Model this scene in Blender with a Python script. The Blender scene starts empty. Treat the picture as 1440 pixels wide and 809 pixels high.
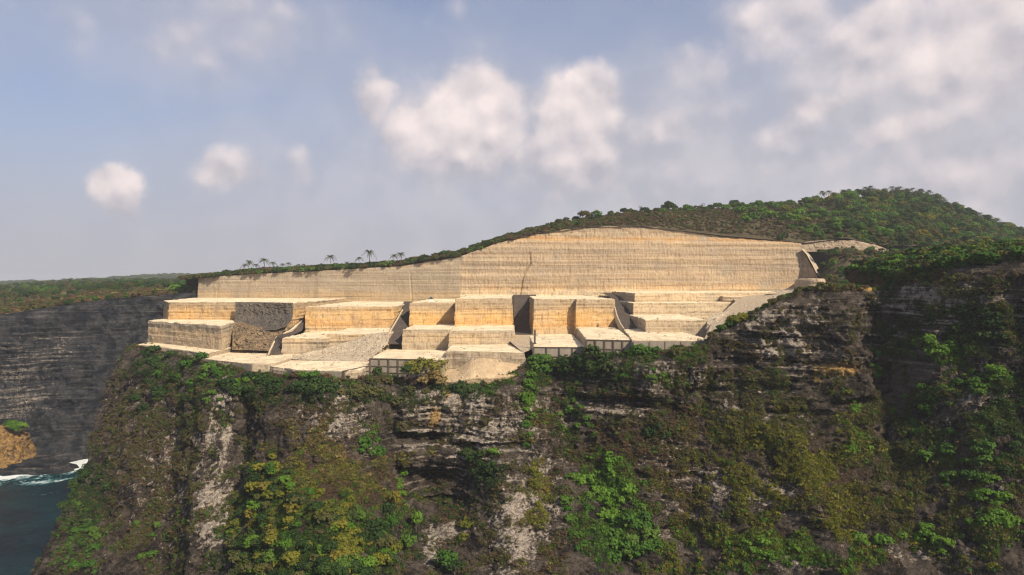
import bpy, bmesh, math, random
import numpy as np
from mathutils import Vector, Matrix
from mathutils.geometry import tessellate_polygon

random.seed(7)
RNG = np.random.default_rng(11)
SC = bpy.context.scene
COL = SC.collection
F, CX, CY = 1000.0, 720.0, 400.0          # focal length and principal point in pixels of the 1440 x 809 photograph
SEA_Z = -130.0

# ------------------------------------------------------------------ camera
cam_data = bpy.data.cameras.new('camera')
cam = bpy.data.objects.new('camera', cam_data)
COL.objects.link(cam)
cam.location = (0, 0, 0)
cam.rotation_euler = (math.radians(90), 0, 0)
cam_data.sensor_width = 36.0
cam_data.lens = 36.0 * F / 1440.0
cam_data.shift_y = -(404.5 - CY) / 1440.0
cam_data.clip_start = 1.0
cam_data.clip_end = 60000
SC.camera = cam

# ------------------------------------------------------------------ sun and sky
SUN_AZ, SUN_EL = 40.0, 38.0                # degrees to the right of straight behind the camera, above the horizon
sd = Vector((math.sin(math.radians(SUN_AZ)) * math.cos(math.radians(SUN_EL)),
             -math.cos(math.radians(SUN_AZ)) * math.cos(math.radians(SUN_EL)),
             math.sin(math.radians(SUN_EL))))
sun_data = bpy.data.lights.new('sun', 'SUN')
sun_data.energy = 5.0
sun_data.angle = math.radians(0.6)
sun_data.color = (1.0, 0.86, 0.66)
sun = bpy.data.objects.new('sun', sun_data)
sun.rotation_euler = sd.to_track_quat('Z', 'Y').to_euler()
sun.location = sd * 500
COL.objects.link(sun)

SC.view_settings.view_transform = 'Standard'
SC.view_settings.look = 'None'
SC.view_settings.exposure = 0.35
SC.view_settings.gamma = 1.0
SC.render.engine = 'CYCLES'
SC.cycles.use_denoising = True
SC.cycles.filter_width = 1.2
SC.cycles.max_bounces = 5
SC.cycles.diffuse_bounces = 3
SC.cycles.glossy_bounces = 2
SC.cycles.transmission_bounces = 2
SC.cycles.volume_bounces = 1
SC.cycles.transparent_max_bounces = 8
SC.cycles.use_adaptive_sampling = True
SC.cycles.adaptive_threshold = 0.02


class NT:
    """small helper to write node trees"""
    def __init__(self, tree):
        self.t = tree
    def n(self, typ, **kw):
        nd = self.t.nodes.new(typ)
        for k, v in kw.items():
            setattr(nd, k, v)
        return nd
    def put(self, sock, v):
        if v is None:
            return
        if isinstance(v, bpy.types.NodeSocket):
            self.t.links.new(v, sock)
        elif isinstance(v, (tuple, list)) and sock.type == 'RGBA' and len(v) == 3:
            sock.default_value = (*v, 1.0)
        else:
            sock.default_value = v
    def math(self, op, a, b=None, c=None, clamp=False):
        nd = self.n('ShaderNodeMath', operation=op)
        nd.use_clamp = clamp
        self.put(nd.inputs[0], a); self.put(nd.inputs[1], b); self.put(nd.inputs[2], c)
        return nd.outputs[0]
    def vmath(self, op, a, b=None):
        nd = self.n('ShaderNodeVectorMath', operation=op)
        self.put(nd.inputs[0], a)
        if b is not None:
            self.put(nd.inputs[1], b)
        return nd.outputs['Value'] if op in ('LENGTH', 'DOT_PRODUCT', 'DISTANCE') else nd.outputs['Vector']
    def noise(self, vec, scale, detail=4.0, rough=0.5, dist=0.0, lac=2.0):
        nd = self.n('ShaderNodeTexNoise')
        self.put(nd.inputs['Vector'], vec); self.put(nd.inputs['Scale'], scale)
        self.put(nd.inputs['Detail'], detail); self.put(nd.inputs['Roughness'], rough)
        self.put(nd.inputs['Distortion'], dist); self.put(nd.inputs['Lacunarity'], lac)
        return nd.outputs[0]
    def mix(self, f, a, b, blend='MIX'):
        nd = self.n('ShaderNodeMix', data_type='RGBA', blend_type=blend)
        self.put(nd.inputs[0], f); self.put(nd.inputs[6], a); self.put(nd.inputs[7], b)
        return nd.outputs[2]
    def ramp(self, f, pts):
        nd = self.n('ShaderNodeValToRGB')
        cr = nd.color_ramp
        while len(cr.elements) < len(pts):
            cr.elements.new(0.5)
        for e, (p, c) in zip(cr.elements, pts):
            e.position = p
            e.color = (*c, 1.0) if len(c) == 3 else c
        self.put(nd.inputs[0], f)
        return nd.outputs[0]
    def smooth(self, v, lo, hi, a=0.0, b=1.0):
        nd = self.n('ShaderNodeMapRange', interpolation_type='SMOOTHSTEP')
        self.put(nd.inputs['Value'], v); self.put(nd.inputs['From Min'], lo); self.put(nd.inputs['From Max'], hi)
        self.put(nd.inputs['To Min'], a); self.put(nd.inputs['To Max'], b)
        return nd.outputs[0]
    def scale_vec(self, vec, s):
        return self.vmath('MULTIPLY', vec, s)
    def sep(self, vec):
        nd = self.n('ShaderNodeSeparateXYZ'); self.put(nd.inputs[0], vec)
        return nd.outputs
    def attr(self, name):
        return self.n('ShaderNodeAttribute', attribute_name=name).outputs['Fac']


def build_world():
    w = bpy.data.worlds.new('World')
    SC.world = w
    w.use_nodes = True
    t = w.node_tree
    t.nodes.clear()
    g = NT(t)
    out = g.n('ShaderNodeOutputWorld')
    bg = g.n('ShaderNodeBackground')
    bg.inputs['Strength'].default_value = 0.085
    t.links.new(bg.outputs[0], out.inputs[0])
    sky = g.n('ShaderNodeTexSky', sky_type='NISHITA')
    sky.sun_disc = False
    sky.sun_elevation = math.radians(SUN_EL)
    sky.sun_rotation = math.radians(180 - SUN_AZ)
    sky.altitude = 130
    sky.air_density = 1.0
    sky.dust_density = 2.0
    sky.ozone_density = 1.5
    d = g.n('ShaderNodeTexCoord').outputs['Generated']
    elev = g.sep(d)[2]
    # a warp makes the outlines billow
    wn = g.n('ShaderNodeTexNoise'); wn.inputs['Scale'].default_value = 7.0; wn.inputs['Detail'].default_value = 6.0
    wn.inputs['Roughness'].default_value = 0.6
    t.links.new(d, wn.inputs['Vector'])
    warp = g.vmath('MULTIPLY', g.vmath('SUBTRACT', wn.outputs['Color'], (0.5, 0.5, 0.5)), (0.11, 0.11, 0.10))
    wn2 = g.n('ShaderNodeTexNoise'); wn2.inputs['Scale'].default_value = 30.0; wn2.inputs['Detail'].default_value = 5.0
    t.links.new(d, wn2.inputs['Vector'])
    warp = g.vmath('ADD', warp, g.vmath('MULTIPLY', g.vmath('SUBTRACT', wn2.outputs['Color'], (0.5, 0.5, 0.5)), (0.014, 0.014, 0.014)))
    dw = g.vmath('ADD', d, warp)
    # cumulus heads: direction, half-width, half-height, weight
    heads = [(170, 262, 44, 46, 0.95), (320, 244, 66, 46, .66), (425, 225, 50, 46, .42),
             (525, 143, 46, 50, .75), (590, 185, 70, 80, .85), (655, 178, 112, 100, 1.05), (640, 232, 150, 60, .6),
             (812, 155, 94, 88, 1.1), (800, 225, 130, 72, .7), (880, 200, 70, 60, .5), (938, 190, 60, 52, .55),
             (990, 105, 74, 76, .5), (1000, 150, 120, 70, .4), (1150, 150, 66, 50, .62), (1110, 185, 80, 50, .5),
             (1275, 180, 84, 54, .62), (1100, 30, 150, 80, .6), (1230, 60, 150, 120, .62), (1390, 60, 160, 150, .75),
             (1330, 250, 240, 110, .5), (1180, 260, 220, 80, .42), (950, 250, 200, 70, .36), (1200, 130, 260, 110, .40), (330, 40, 200, 110, .42), (640, 10, 100, 40, .3), (140, 20, 150, 90, .3),
             (200, 130, 120, 60, .2), (470, 275, 40, 26, .35), (630, 265, 34, 20, .4)]
    acc = None; num = None; den = None
    for (px, py, rx, ry, wgt) in heads:
        v = Vector(((px - CX) / F, 1.0, (CY - py) / F))
        L = v.length
        c = v / L
        a = g.vmath('SUBTRACT', dw, tuple(c))
        a = g.vmath('MULTIPLY', a, (F * L / rx, F * L / rx * 0.8, F * L / ry))
        ln = g.vmath('LENGTH', a)
        m = g.smooth(ln, 1.32, 0.15, 0.0, wgt)
        acc = m if acc is None else g.math('MAXIMUM', acc, m)
        h = g.math('MULTIPLY', m, g.math('SUBTRACT', g.sep(a)[2], g.math('MULTIPLY', g.sep(a)[0], 0.35)))
        num = h if num is None else g.math('ADD', num, h)
        den = m if den is None else g.math('ADD', den, m)
    # the same kind of cloud goes on all round
    rnd = g.noise(g.scale_vec(dw, (2.2, 2.2, 5.5)), 1.0, 3.0, 0.5)
    cov = g.smooth(rnd, 0.56, 0.78, 0.0, 0.75)
    front = g.smooth(g.vmath('DOT_PRODUCT', d, (0.0, 0.95, 0.2)), 0.70, 0.84)
    cov = g.math('MULTIPLY', cov, g.math('SUBTRACT', 1.0, front))
    acc = g.math('MAXIMUM', acc, cov)
    fine = g.noise(d, 17.0, 6.0, 0.5)
    vo = g.n('ShaderNodeTexVoronoi', feature='SMOOTH_F1'); vo.inputs['Scale'].default_value = 24.0; vo.inputs['Smoothness'].default_value = 0.75
    g.put(vo.inputs['Vector'], g.vmath('ADD', d, g.vmath('MULTIPLY', warp, (0.45, 0.45, 0.45))))
    bil = g.math('SUBTRACT', 0.42, vo.outputs['Distance'])
    vo2 = g.n('ShaderNodeTexVoronoi', feature='SMOOTH_F1'); vo2.inputs['Scale'].default_value = 24.0; vo2.inputs['Smoothness'].default_value = 0.75
    g.put(vo2.inputs['Vector'], g.vmath('ADD', g.vmath('ADD', d, (0.006, 0.0, 0.013)), g.vmath('MULTIPLY', warp, (0.45, 0.45, 0.45))))
    puff = g.noise(d, 60.0, 4.0, 0.6)
    dens = g.math('ADD', acc, g.math('MULTIPLY', g.math('SUBTRACT', fine, 0.5), 0.34))
    dens = g.math('MULTIPLY_ADD', bil, 0.42, dens)
    body = g.math('MULTIPLY', g.smooth(dens, 0.16, 0.64), g.smooth(acc, 0.02, 0.80, 0.30, 1.0))
    # light on the cloud: compare density towards the sun side (up and to the right, behind us)
    off = g.vmath('ADD', d, (0.010, 0.0, 0.016))
    lit = g.math('SUBTRACT', fine, g.noise(off, 17.0, 6.0, 0.5))
    lit = g.math('MULTIPLY_ADD', lit, 1.2, 0.46)
    lit = g.math('MULTIPLY_ADD', g.math('SUBTRACT', vo2.outputs['Distance'], vo.outputs['Distance']), 1.1, lit)
    lit = g.math('MULTIPLY_ADD', g.math('SUBTRACT', puff, 0.5), 0.10, lit)
    topness = g.math('DIVIDE', num, g.math('ADD', den, 0.05))
    lit = g.math('MULTIPLY_ADD', topness, 0.52, lit)
    lit = g.math('ADD', lit, g.math('MULTIPLY', g.math('SUBTRACT', acc, 0.60), 0.6), clamp=True)
    ccol = g.mix(lit, (4.5, 4.35, 4.9), (8.9, 7.8, 7.6))
    # thin high veil and the milky band above the horizon
    veil_n = g.noise(g.scale_vec(dw, (1.6, 1.6, 4.0)), 1.6, 5.0, 0.5)
    veil = g.smooth(veil_n, 0.30, 0.75, 0.38, 0.70)
    skyc = g.mix(veil, g.mix(1.0, sky.outputs[0], (0.98, 1.02, 1.16), 'MULTIPLY'), (4.15, 4.4, 5.5))
    low = g.smooth(elev, -0.02, 0.30, 0.90, 0.0)
    skyc = g.mix(low, skyc, (4.25, 4.25, 4.95))
    big = None
    for (px, py, rx, ry, wgt) in [(930, 240, 460, 190, .78), (1290, 160, 360, 280, .85), (680, 210, 330, 160, .72), (330, 60, 280, 130, .42), (420, 235, 300, 110, .40), (700, 330, 700, 90, .40)]:
        v = Vector(((px - CX) / F, 1.0, (CY - py) / F)); L = v.length; c = v / L
        a = g.vmath('MULTIPLY', g.vmath('SUBTRACT', dw, tuple(c)), (F * L / rx, F * L / rx * 0.8, F * L / ry))
        m = g.smooth(g.vmath('LENGTH', a), 1.2, 0.1, 0.0, wgt)
        big = m if big is None else g.math('MAXIMUM', big, m)
    big = g.math('MAXIMUM', big, g.math('MULTIPLY', g.smooth(veil_n, 0.42, 0.7, 0.0, 0.5), g.math('SUBTRACT', 1.0, front)))
    skyc = g.mix(big, skyc, g.mix(g.smooth(fine, 0.35, 0.65), (4.7, 4.6, 5.15), (5.9, 5.6, 5.9)))
    skyc = g.mix(body, skyc, ccol)
    t.links.new(skyc, bg.inputs['Color'])


build_world()


# ------------------------------------------------------------------ numbers
def P(px, py, Y):
    return ((px - CX) / F * Y, Y, (CY - py) / F * Y)
def zat(py, Y):
    return (CY - py) * Y / F
def Yat(py, z):
    return z * F / (CY - py)

_pt = np.random.default_rng(5).permutation(512).astype(np.int64)
_perm = np.concatenate([_pt, _pt, _pt])
_grad = np.random.default_rng(6).normal(size=(512, 3))
_grad /= np.linalg.norm(_grad, axis=1)[:, None]
def perlin(x, y, z):
    x = np.asarray(x, float); y = np.asarray(y, float) + 0 * x; z = np.asarray(z, float) + 0 * x
    xi = np.floor(x).astype(np.int64); yi = np.floor(y).astype(np.int64); zi = np.floor(z).astype(np.int64)
    xf, yf, zf = x - xi, y - yi, z - zi
    u = xf ** 3 * (xf * (xf * 6 - 15) + 10); v = yf ** 3 * (yf * (yf * 6 - 15) + 10); w = zf ** 3 * (zf * (zf * 6 - 15) + 10)
    def gr(a, b, c):
        h = _perm[(_perm[(_perm[(xi + a) & 511] + yi + b) & 511] + zi + c) & 511]
        G = _grad[h]
        return G[..., 0] * (xf - a) + G[..., 1] * (yf - b) + G[..., 2] * (zf - c)
    def lp(t, a, b):
        return a + t * (b - a)
    return lp(w, lp(v, lp(u, gr(0, 0, 0), gr(1, 0, 0)), lp(u, gr(0, 1, 0), gr(1, 1, 0))),
              lp(v, lp(u, gr(0, 0, 1), gr(1, 0, 1)), lp(u, gr(0, 1, 1), gr(1, 1, 1)))) * 1.5
def fbm(x, y, z, o=4, r=0.5):
    s = 0; a = 1.0; f = 1.0; t = 0
    for i in range(o):
        s = s + a * perlin(x * f + 17.3 * i, y * f + 9.1 * i, z * f + 5.7 * i); t += a; a *= r; f *= 2.03
    return s / t
def ridged(x, y, z, o=3):
    s = 0; a = 1.0; f = 1.0; t = 0
    for i in range(o):
        s = s + a * (1 - 2 * np.abs(perlin(x * f + 31.7 * i, y * f, z * f))); t += a; a *= .5; f *= 2.1
    return s / t
def sstep(v, a, b):
    t = np.clip((v - a) / (b - a), 0, 1)
    return t * t * (3 - 2 * t)
def lerp_tab(x, tab, k):
    return np.interp(x, [r[0] for r in tab], [r[k] for r in tab])


def mesh_np(name, verts, quads, mat=None, smooth=False, attrs=None, tris=None):
    verts = np.ascontiguousarray(verts, dtype=np.float32).reshape(-1, 3)
    loops = []
    sizes = []
    if quads is not None and len(quads):
        q = np.asarray(quads, dtype=np.int32).reshape(-1, 4); loops.append(q.ravel()); sizes.append(np.full(len(q), 4, np.int32))
    if tris is not None and len(tris):
        q = np.asarray(tris, dtype=np.int32).reshape(-1, 3); loops.append(q.ravel()); sizes.append(np.full(len(q), 3, np.int32))
    loops = np.concatenate(loops); sizes = np.concatenate(sizes)
    me = bpy.data.meshes.new(name)
    me.vertices.add(len(verts)); me.vertices.foreach_set('co', verts.ravel())
    me.loops.add(len(loops)); me.loops.foreach_set('vertex_index', loops)
    me.polygons.add(len(sizes))
    st = np.zeros(len(sizes), np.int32); st[1:] = np.cumsum(sizes)[:-1]
    me.polygons.foreach_set('loop_start', st)
    if smooth:
        me.polygons.foreach_set('use_smooth', np.ones(len(sizes), bool))
    for k, v in (attrs or {}).items():
        a = me.attributes.new(k, 'FLOAT', 'POINT'); a.data.foreach_set('value', np.ascontiguousarray(v, dtype=np.float32).ravel())
    if mat:
        me.materials.append(mat)
    me.update(calc_edges=True)
    me.validate()
    return me
def grid_quads(nr, nc, flip=False):
    i = np.arange((nr - 1) * (nc - 1)); r = i // (nc - 1); c = i % (nc - 1); a = r * nc + c
    q = np.stack([a, a + 1, a + nc + 1, a + nc], 1)
    return q[:, ::-1] if flip else q
def link(name, me, parent=None):
    o = bpy.data.objects.new(name, me); COL.objects.link(o)
    if parent:
        o.parent = parent
    return o
def empty(name, loc=(0, 0, 0)):
    o = bpy.data.objects.new(name, None); COL.objects.link(o); o.location = loc; o.empty_display_size = 2
    return o
def tag(o, label, cat, group=None):
    o['label'] = label; o['category'] = cat
    if group:
        o['group'] = group
    return o
def struct(o, label=None):
    o['kind'] = 'structure'
    if label:
        o['label'] = label
    return o
def child(name, me, root):
    """a part whose mesh is written in world coordinates"""
    o = link(name, me, root)
    o.matrix_parent_inverse = Matrix.Translation(-Vector(root.location))
    return o


# ------------------------------------------------------------------ materials
def new_mat(name):
    m = bpy.data.materials.new(name); m.use_nodes = True
    t = m.node_tree; t.nodes.clear()
    g = NT(t)
    out = g.n('ShaderNodeOutputMaterial')
    bs = g.n('ShaderNodeBsdfPrincipled')
    bs.inputs['Roughness'].default_value = 0.9
    bs.inputs['Specular IOR Level'].default_value = 0.15
    t.links.new(bs.outputs[0], out.inputs[0])
    return m, g, bs, out
def bump(g, bs, h, dist, strength=1.0):
    b = g.n('ShaderNodeBump'); b.inputs['Distance'].default_value = dist; b.inputs['Strength'].default_value = strength
    g.put(b.inputs['Height'], h)
    g.t.links.new(b.outputs[0], bs.inputs['Normal'])


def limestone(name, beds, top=(0.80, 0.66, 0.45), zlo=-40.0, zhi=0.0, grey=0.5, dark_bands=0.5, sawk=0.8):
    """quarried limestone: beds of colour by height, thin dark partings, vertical saw marks, a dusty pale top"""
    m, g, bs, out = new_mat(name)
    geo = g.n('ShaderNodeNewGeometry')
    pos = geo.outputs['Position']
    z = g.sep(pos)[2]
    wob = g.noise(pos, 0.035, 3.0, 0.5)
    zz = g.math('MULTIPLY_ADD', g.math('SUBTRACT', wob, 0.5), 5.0, z)
    f = g.n('ShaderNodeMapRange'); g.put(f.inputs['Value'], zz); f.inputs['From Min'].default_value = zlo; f.inputs['From Max'].default_value = zhi
    col = g.ramp(f.outputs[0], beds)
    # weathering patches
    pat = g.noise(g.scale_vec(pos, (0.05, 0.05, 0.09)), 1.0, 6.0, 0.6, 0.4)
    col = g.mix(g.smooth(pat, 0.50, 0.72, 0.0, grey), col, (0.30, 0.26, 0.205))
    pat2 = g.noise(g.scale_vec(pos, (0.03, 0.03, 0.12)), 1.7, 5.0, 0.6)
    col = g.mix(g.smooth(pat2, 0.50, 0.75, 0.0, 0.45), col, (0.58, 0.45, 0.285))
    # bedding
    st = g.noise(g.scale_vec(pos, (0.012, 0.012, 1.15)), 1.0, 3.0, 0.6, 0.15)
    col = g.mix(g.smooth(st, 0.58, 0.70, 0.0, dark_bands), col, (0.22, 0.165, 0.11))
    col = g.mix(g.smooth(st, 0.42, 0.30, 0.0, 0.35), col, (0.58, 0.44, 0.27))
    # water stains running down, broad tonal patches
    stn = g.noise(g.scale_vec(pos, (0.16, 0.16, 0.018)), 1.0, 5.0, 0.65, 0.3)
    col = g.mix(g.smooth(stn, 0.54, 0.72, 0.0, 0.5), col, (0.21, 0.165, 0.115))
    brd = g.noise(g.scale_vec(pos, (0.018, 0.018, 0.03)), 1.0, 4.0, 0.6, 0.6)
    col = g.mix(g.smooth(brd, 0.42, 0.62, 0.0, 0.20), col, (0.30, 0.25, 0.19))
    # vertical saw marks, a little wavy
    sw = g.noise(g.scale_vec(pos, (0.85, 0.85, 0.17)), 1.0, 4.0, 0.7, 0.3)
    col = g.mix(g.smooth(sw, 0.50, 0.68, 0.0, 0.62 * sawk), col, (0.15, 0.105, 0.062))
    grain = g.noise(pos, 1.1, 4.0, 0.75)
    col = g.mix(g.smooth(grain, 0.50, 0.70, 0.0, 0.5), col, (0.15, 0.11, 0.075))
    # dusty tops
    nz = g.sep(geo.outputs['Normal'])[2]
    dust = g.noise(pos, 0.12, 5.0, 0.65)
    tcol = g.mix(g.smooth(dust, 0.36, 0.66), top, tuple(c * 0.72 for c in top))
    dust2 = g.noise(g.scale_vec(pos, (0.35, 0.06, 0.2)), 1.0, 5.0, 0.7, 0.6)
    tcol = g.mix(g.smooth(dust2, 0.52, 0.68, 0.0, 0.5), tcol, (0.40, 0.30, 0.19))
    col = g.mix(g.smooth(nz, 0.80, 0.96), col, tcol)
    g.put(bs.inputs['Base Color'], col)
    h = g.math('ADD', g.math('MULTIPLY', sw, -0.55), g.math('MULTIPLY', st, -0.55))
    h = g.math('ADD', h, g.math('MULTIPLY', grain, -0.35))
    bump(g, bs, h, 0.8, 0.8)
    return m


ORANGE = (0.56, 0.31, 0.105)
GOLD = (0.57, 0.36, 0.15)
TAN = (0.48, 0.37, 0.235)
GREYB = (0.38, 0.31, 0.225)
CREAM = (0.62, 0.50, 0.33)
M_terrace = limestone('terrace_limestone', [(0.0, GREYB), (0.18, (0.40, 0.31, 0.205)), (0.34, (0.48, 0.335, 0.18)), (0.42, ORANGE), (0.52, GOLD), (0.575, (0.53, 0.335, 0.14)), (0.64, (0.43, 0.30, 0.165)),
                                            (0.70, (0.335, 0.25, 0.155)), (0.76, (0.37, 0.285, 0.185))], sawk=1.0)
M_lower = limestone('weathered_limestone', [(0.0, GREYB), (0.20, (0.42, 0.335, 0.23)), (0.32, (0.52, 0.38, 0.22)), (0.40, (0.40, 0.33, 0.24)), (0.55, GREYB)], grey=0.75)
M_pale = limestone('pale_limestone', [(0.0, GREYB), (0.35, (0.43, 0.34, 0.23)), (0.6, (0.46, 0.36, 0.24)), (0.8, TAN), (1.0, CREAM)], grey=0.55)
M_wall_grey = limestone('grey_cut_limestone', [(0.0, (0.44, 0.33, 0.20)), (0.12, (0.43, 0.315, 0.185)), (0.22, (0.34, 0.275, 0.20)), (0.34, (0.37, 0.30, 0.215)), (0.5, (0.33, 0.275, 0.21)), (0.7, (0.36, 0.295, 0.215)), (1.0, (0.32, 0.26, 0.19))], zlo=-12.0, zhi=24.0, grey=.55, dark_bands=.7, sawk=.35)  # greyer, more muted beds for the seaward stretch of the wall
M_fin = limestone('fin_limestone', [(0.0, (0.40, 0.32, 0.22)), (1.0, (0.40, 0.315, 0.215))], top=(0.55, 0.44, 0.31), grey=.7)
M_wall = limestone('cut_wall_limestone', [(0.0, CREAM), (0.10, (0.499, 0.344, 0.193)), (0.18, (0.344, 0.265, 0.181)), (0.27, (0.404, 0.302, 0.197)), (0.38, (0.310, 0.244, 0.176)),
                                          (0.48, (0.396, 0.294, 0.193)), (0.60, (0.327, 0.256, 0.181)), (0.72, (0.404, 0.298, 0.189)), (0.765, (0.413, 0.227, 0.084)), (0.80, (0.404, 0.307, 0.202)),
                                          (1.0, (0.310, 0.239, 0.172))], zlo=-8.0, zhi=48.0, grey=0.75, dark_bands=0.85)


def rubble_mat(name, a, b, c, vs=0.8, bd=0.8):
    m, g, bs, out = new_mat(name)
    pos = g.n('ShaderNodeNewGeometry').outputs['Position']
    n1 = g.noise(pos, 0.25, 5.0, 0.6); n2 = g.noise(pos, 1.3, 3.0, 0.7)
    col = g.mix(g.smooth(n1, 0.35, 0.65), a, b)
    col = g.mix(g.smooth(n2, 0.50, 0.68, 0.0, 0.7), col, c)
    g.put(bs.inputs['Base Color'], col)
    v = g.n('ShaderNodeTexVoronoi'); v.inputs['Scale'].default_value = vs; g.put(v.inputs['Vector'], pos)
    bump(g, bs, g.math('ADD', v.outputs['Distance'], n2), bd, 0.8)
    return m
M_broken = rubble_mat('broken_rock', (0.36, 0.29, 0.215), (0.27, 0.21, 0.155), (0.12, 0.09, 0.065))
M_scree = rubble_mat('scree_rubble', (0.50, 0.42, 0.31), (0.40, 0.325, 0.235), (0.24, 0.185, 0.125), 1.6, .5)
M_mound = rubble_mat('mound_rubble', (0.54, 0.41, 0.255), (0.46, 0.34, 0.21), (0.36, 0.26, 0.16), 2.2, .3)
M_darkrock = rubble_mat('dark_weathered_rock', (0.085, 0.075, 0.065), (0.13, 0.11, 0.09), (0.045, 0.040, 0.036))
M_brownrock = rubble_mat('broken_brown_rock', (0.27, 0.19, 0.11), (0.14, 0.105, 0.07), (0.06, 0.046, 0.035))
M_ramp_shade = rubble_mat('ramp_earth_and_shade', (0.075, 0.060, 0.052), (0.095, 0.076, 0.064), (0.05, 0.04, 0.035))  # dark earth, coloured darker still to stand in for shade in the cuts
M_road = rubble_mat('road_dust', (0.44, 0.345, 0.235), (0.50, 0.40, 0.28), (0.34, 0.265, 0.18))


def concrete_mat(name, a, b):
    m, g, bs, out = new_mat(name)
    pos = g.n('ShaderNodeNewGeometry').outputs['Position']
    n1 = g.noise(g.scale_vec(pos, (0.5, 0.5, 0.18)), 1.0, 5.0, 0.65); n2 = g.noise(pos, 1.8, 4.0, 0.7)
    col = g.mix(g.smooth(n1, 0.3, 0.7), a, b)
    col = g.mix(g.smooth(n2, 0.55, 0.75, 0.0, 0.5), col, tuple(c * 0.5 for c in a))
    g.put(bs.inputs['Base Color'], col)
    bump(g, bs, n2, 0.3, 0.6)
    return m
M_panel = concrete_mat('retaining_panel', (0.23, 0.20, 0.165), (0.30, 0.26, 0.21))
M_post = concrete_mat('retaining_post', (0.085, 0.065, 0.05), (0.12, 0.093, 0.07))
M_plainwall = concrete_mat('plain_retaining_face', (0.19, 0.168, 0.14), (0.26, 0.225, 0.18))
M_white = concrete_mat('white_render', (0.72, 0.70, 0.66), (0.62, 0.60, 0.55))
M_darkroof = concrete_mat('dark_sheet', (0.06, 0.06, 0.065), (0.09, 0.09, 0.09))


def cliff_mat(name, dark, mid, pale, soil, gold, strata=0.5):
    m, g, bs, out = new_mat(name)
    geo = g.n('ShaderNodeNewGeometry')
    pos = geo.outputs['Position']
    tilt = g.noise(pos, 0.02, 3.0, 0.5)
    x, y, z = g.sep(pos)[:3]
    comb = g.n('ShaderNodeCombineXYZ')
    g.put(comb.inputs[0], g.math('MULTIPLY', x, 0.03)); g.put(comb.inputs[1], g.math('MULTIPLY', y, 0.03))
    g.put(comb.inputs[2], g.math('MULTIPLY_ADD', tilt, 4.0, g.math('MULTIPLY', z, 0.75)))
    st = g.noise(comb.outputs[0], 1.0, 4.0, 0.65, 0.3)
    sa = g.attr('strata')
    n1 = g.noise(pos, 0.11, 8.0, 0.68, 0.5)
    n2 = g.noise(pos, 0.42, 8.0, 0.74, 0.4)
    n3 = g.noise(pos, 1.9, 5.0, 0.75)
    vs = g.noise(g.scale_vec(pos, (0.5, 0.5, 0.07)), 1.0, 5.0, 0.65, 0.3)
    col = g.mix(g.smooth(n1, 0.42, 0.58), dark, mid)
    col = g.mix(g.math('MULTIPLY', g.smooth(st, 0.52, 0.66, 0.0, strata), sa), col, pale)
    col = g.mix(g.math('MULTIPLY', g.smooth(st, 0.45, 0.33, 0.0, strata + 0.3), sa), col, tuple(c * 0.45 for c in dark))
    col = g.mix(g.smooth(vs, 0.55, 0.75, 0.0, 0.45), col, tuple(c * 0.6 for c in dark))
    so = g.math('ADD', g.attr('soil'), g.math('MULTIPLY', g.math('SUBTRACT', n2, 0.5), 1.4))
    col = g.mix(g.smooth(so, 0.30, 0.62), col, g.mix(g.smooth(n3, 0.35, 0.65), soil, tuple(c * 0.5 for c in soil)))
    pa = g.math('ADD', g.attr('pale'), g.math('MULTIPLY', g.math('SUBTRACT', n2, 0.5), 1.3))
    pa = g.math('ADD', pa, g.math('MULTIPLY', g.math('MULTIPLY', g.math('SUBTRACT', st, 0.5), 1.9), sa))
    pa = g.math('ADD', pa, g.math('MULTIPLY', g.math('MULTIPLY', g.math('SUBTRACT', vs, 0.5), 1.3), g.math('SUBTRACT', 1.0, sa)))
    pa = g.math('ADD', pa, g.math('MULTIPLY', g.math('SUBTRACT', n3, 0.5), 0.7))
    col = g.mix(g.smooth(pa, 0.40, 0.62, 0.0, 0.92), col, pale)
    go = g.math('ADD', g.attr('gold'), g.math('MULTIPLY', g.math('SUBTRACT', n2, 0.5), 0.8))
    col = g.mix(g.smooth(go, 0.35, 0.62), col, gold)
    col = g.mix(g.smooth(n3, 0.55, 0.75, 0.0, 0.6), col, tuple(c * 0.4 for c in dark))
    vo = g.n('ShaderNodeTexVoronoi', feature='DISTANCE_TO_EDGE'); vo.inputs['Scale'].default_value = 1.0
    wv = g.n('ShaderNodeTexNoise'); wv.inputs['Scale'].default_value = 0.5; g.put(wv.inputs['Vector'], pos)
    g.put(vo.inputs['Vector'], g.vmath('ADD', g.scale_vec(pos, (0.28, 0.28, 0.42)), g.vmath('MULTIPLY', wv.outputs['Color'], (2.2, 2.2, 2.2))))
    crk = g.smooth(vo.outputs['Distance'], 0.0, 0.07, 1.0, 0.0)
    col = g.mix(g.math('MULTIPLY', crk, 0.4), col, tuple(c * 0.3 for c in dark))
    g.put(bs.inputs['Base Color'], col)
    h = g.math('ADD', g.math('MULTIPLY', g.math('MULTIPLY', st, 1.6), sa), g.math('MULTIPLY', n2, 2.2))
    h = g.math('ADD', h, g.math('MULTIPLY', n3, 0.6))
    h = g.math('SUBTRACT', h, g.math('MULTIPLY', crk, 0.7))
    bump(g, bs, h, 1.0, 1.0)
    return m
M_cliff = cliff_mat('weathered_sea_cliff', (0.024, 0.020, 0.017), (0.105, 0.085, 0.068), (0.47, 0.405, 0.335), (0.100, 0.066, 0.038), (0.52, 0.33, 0.12))
M_farcliff = cliff_mat('shade_tinted_sea_cliff', (0.016, 0.020, 0.028), (0.056, 0.057, 0.062), (0.30, 0.26, 0.22), (0.075, 0.066, 0.046), (0.52, 0.31, 0.10), strata=0.45)  # shade put into the dark bluish rock colour; the sun still strikes this face


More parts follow.
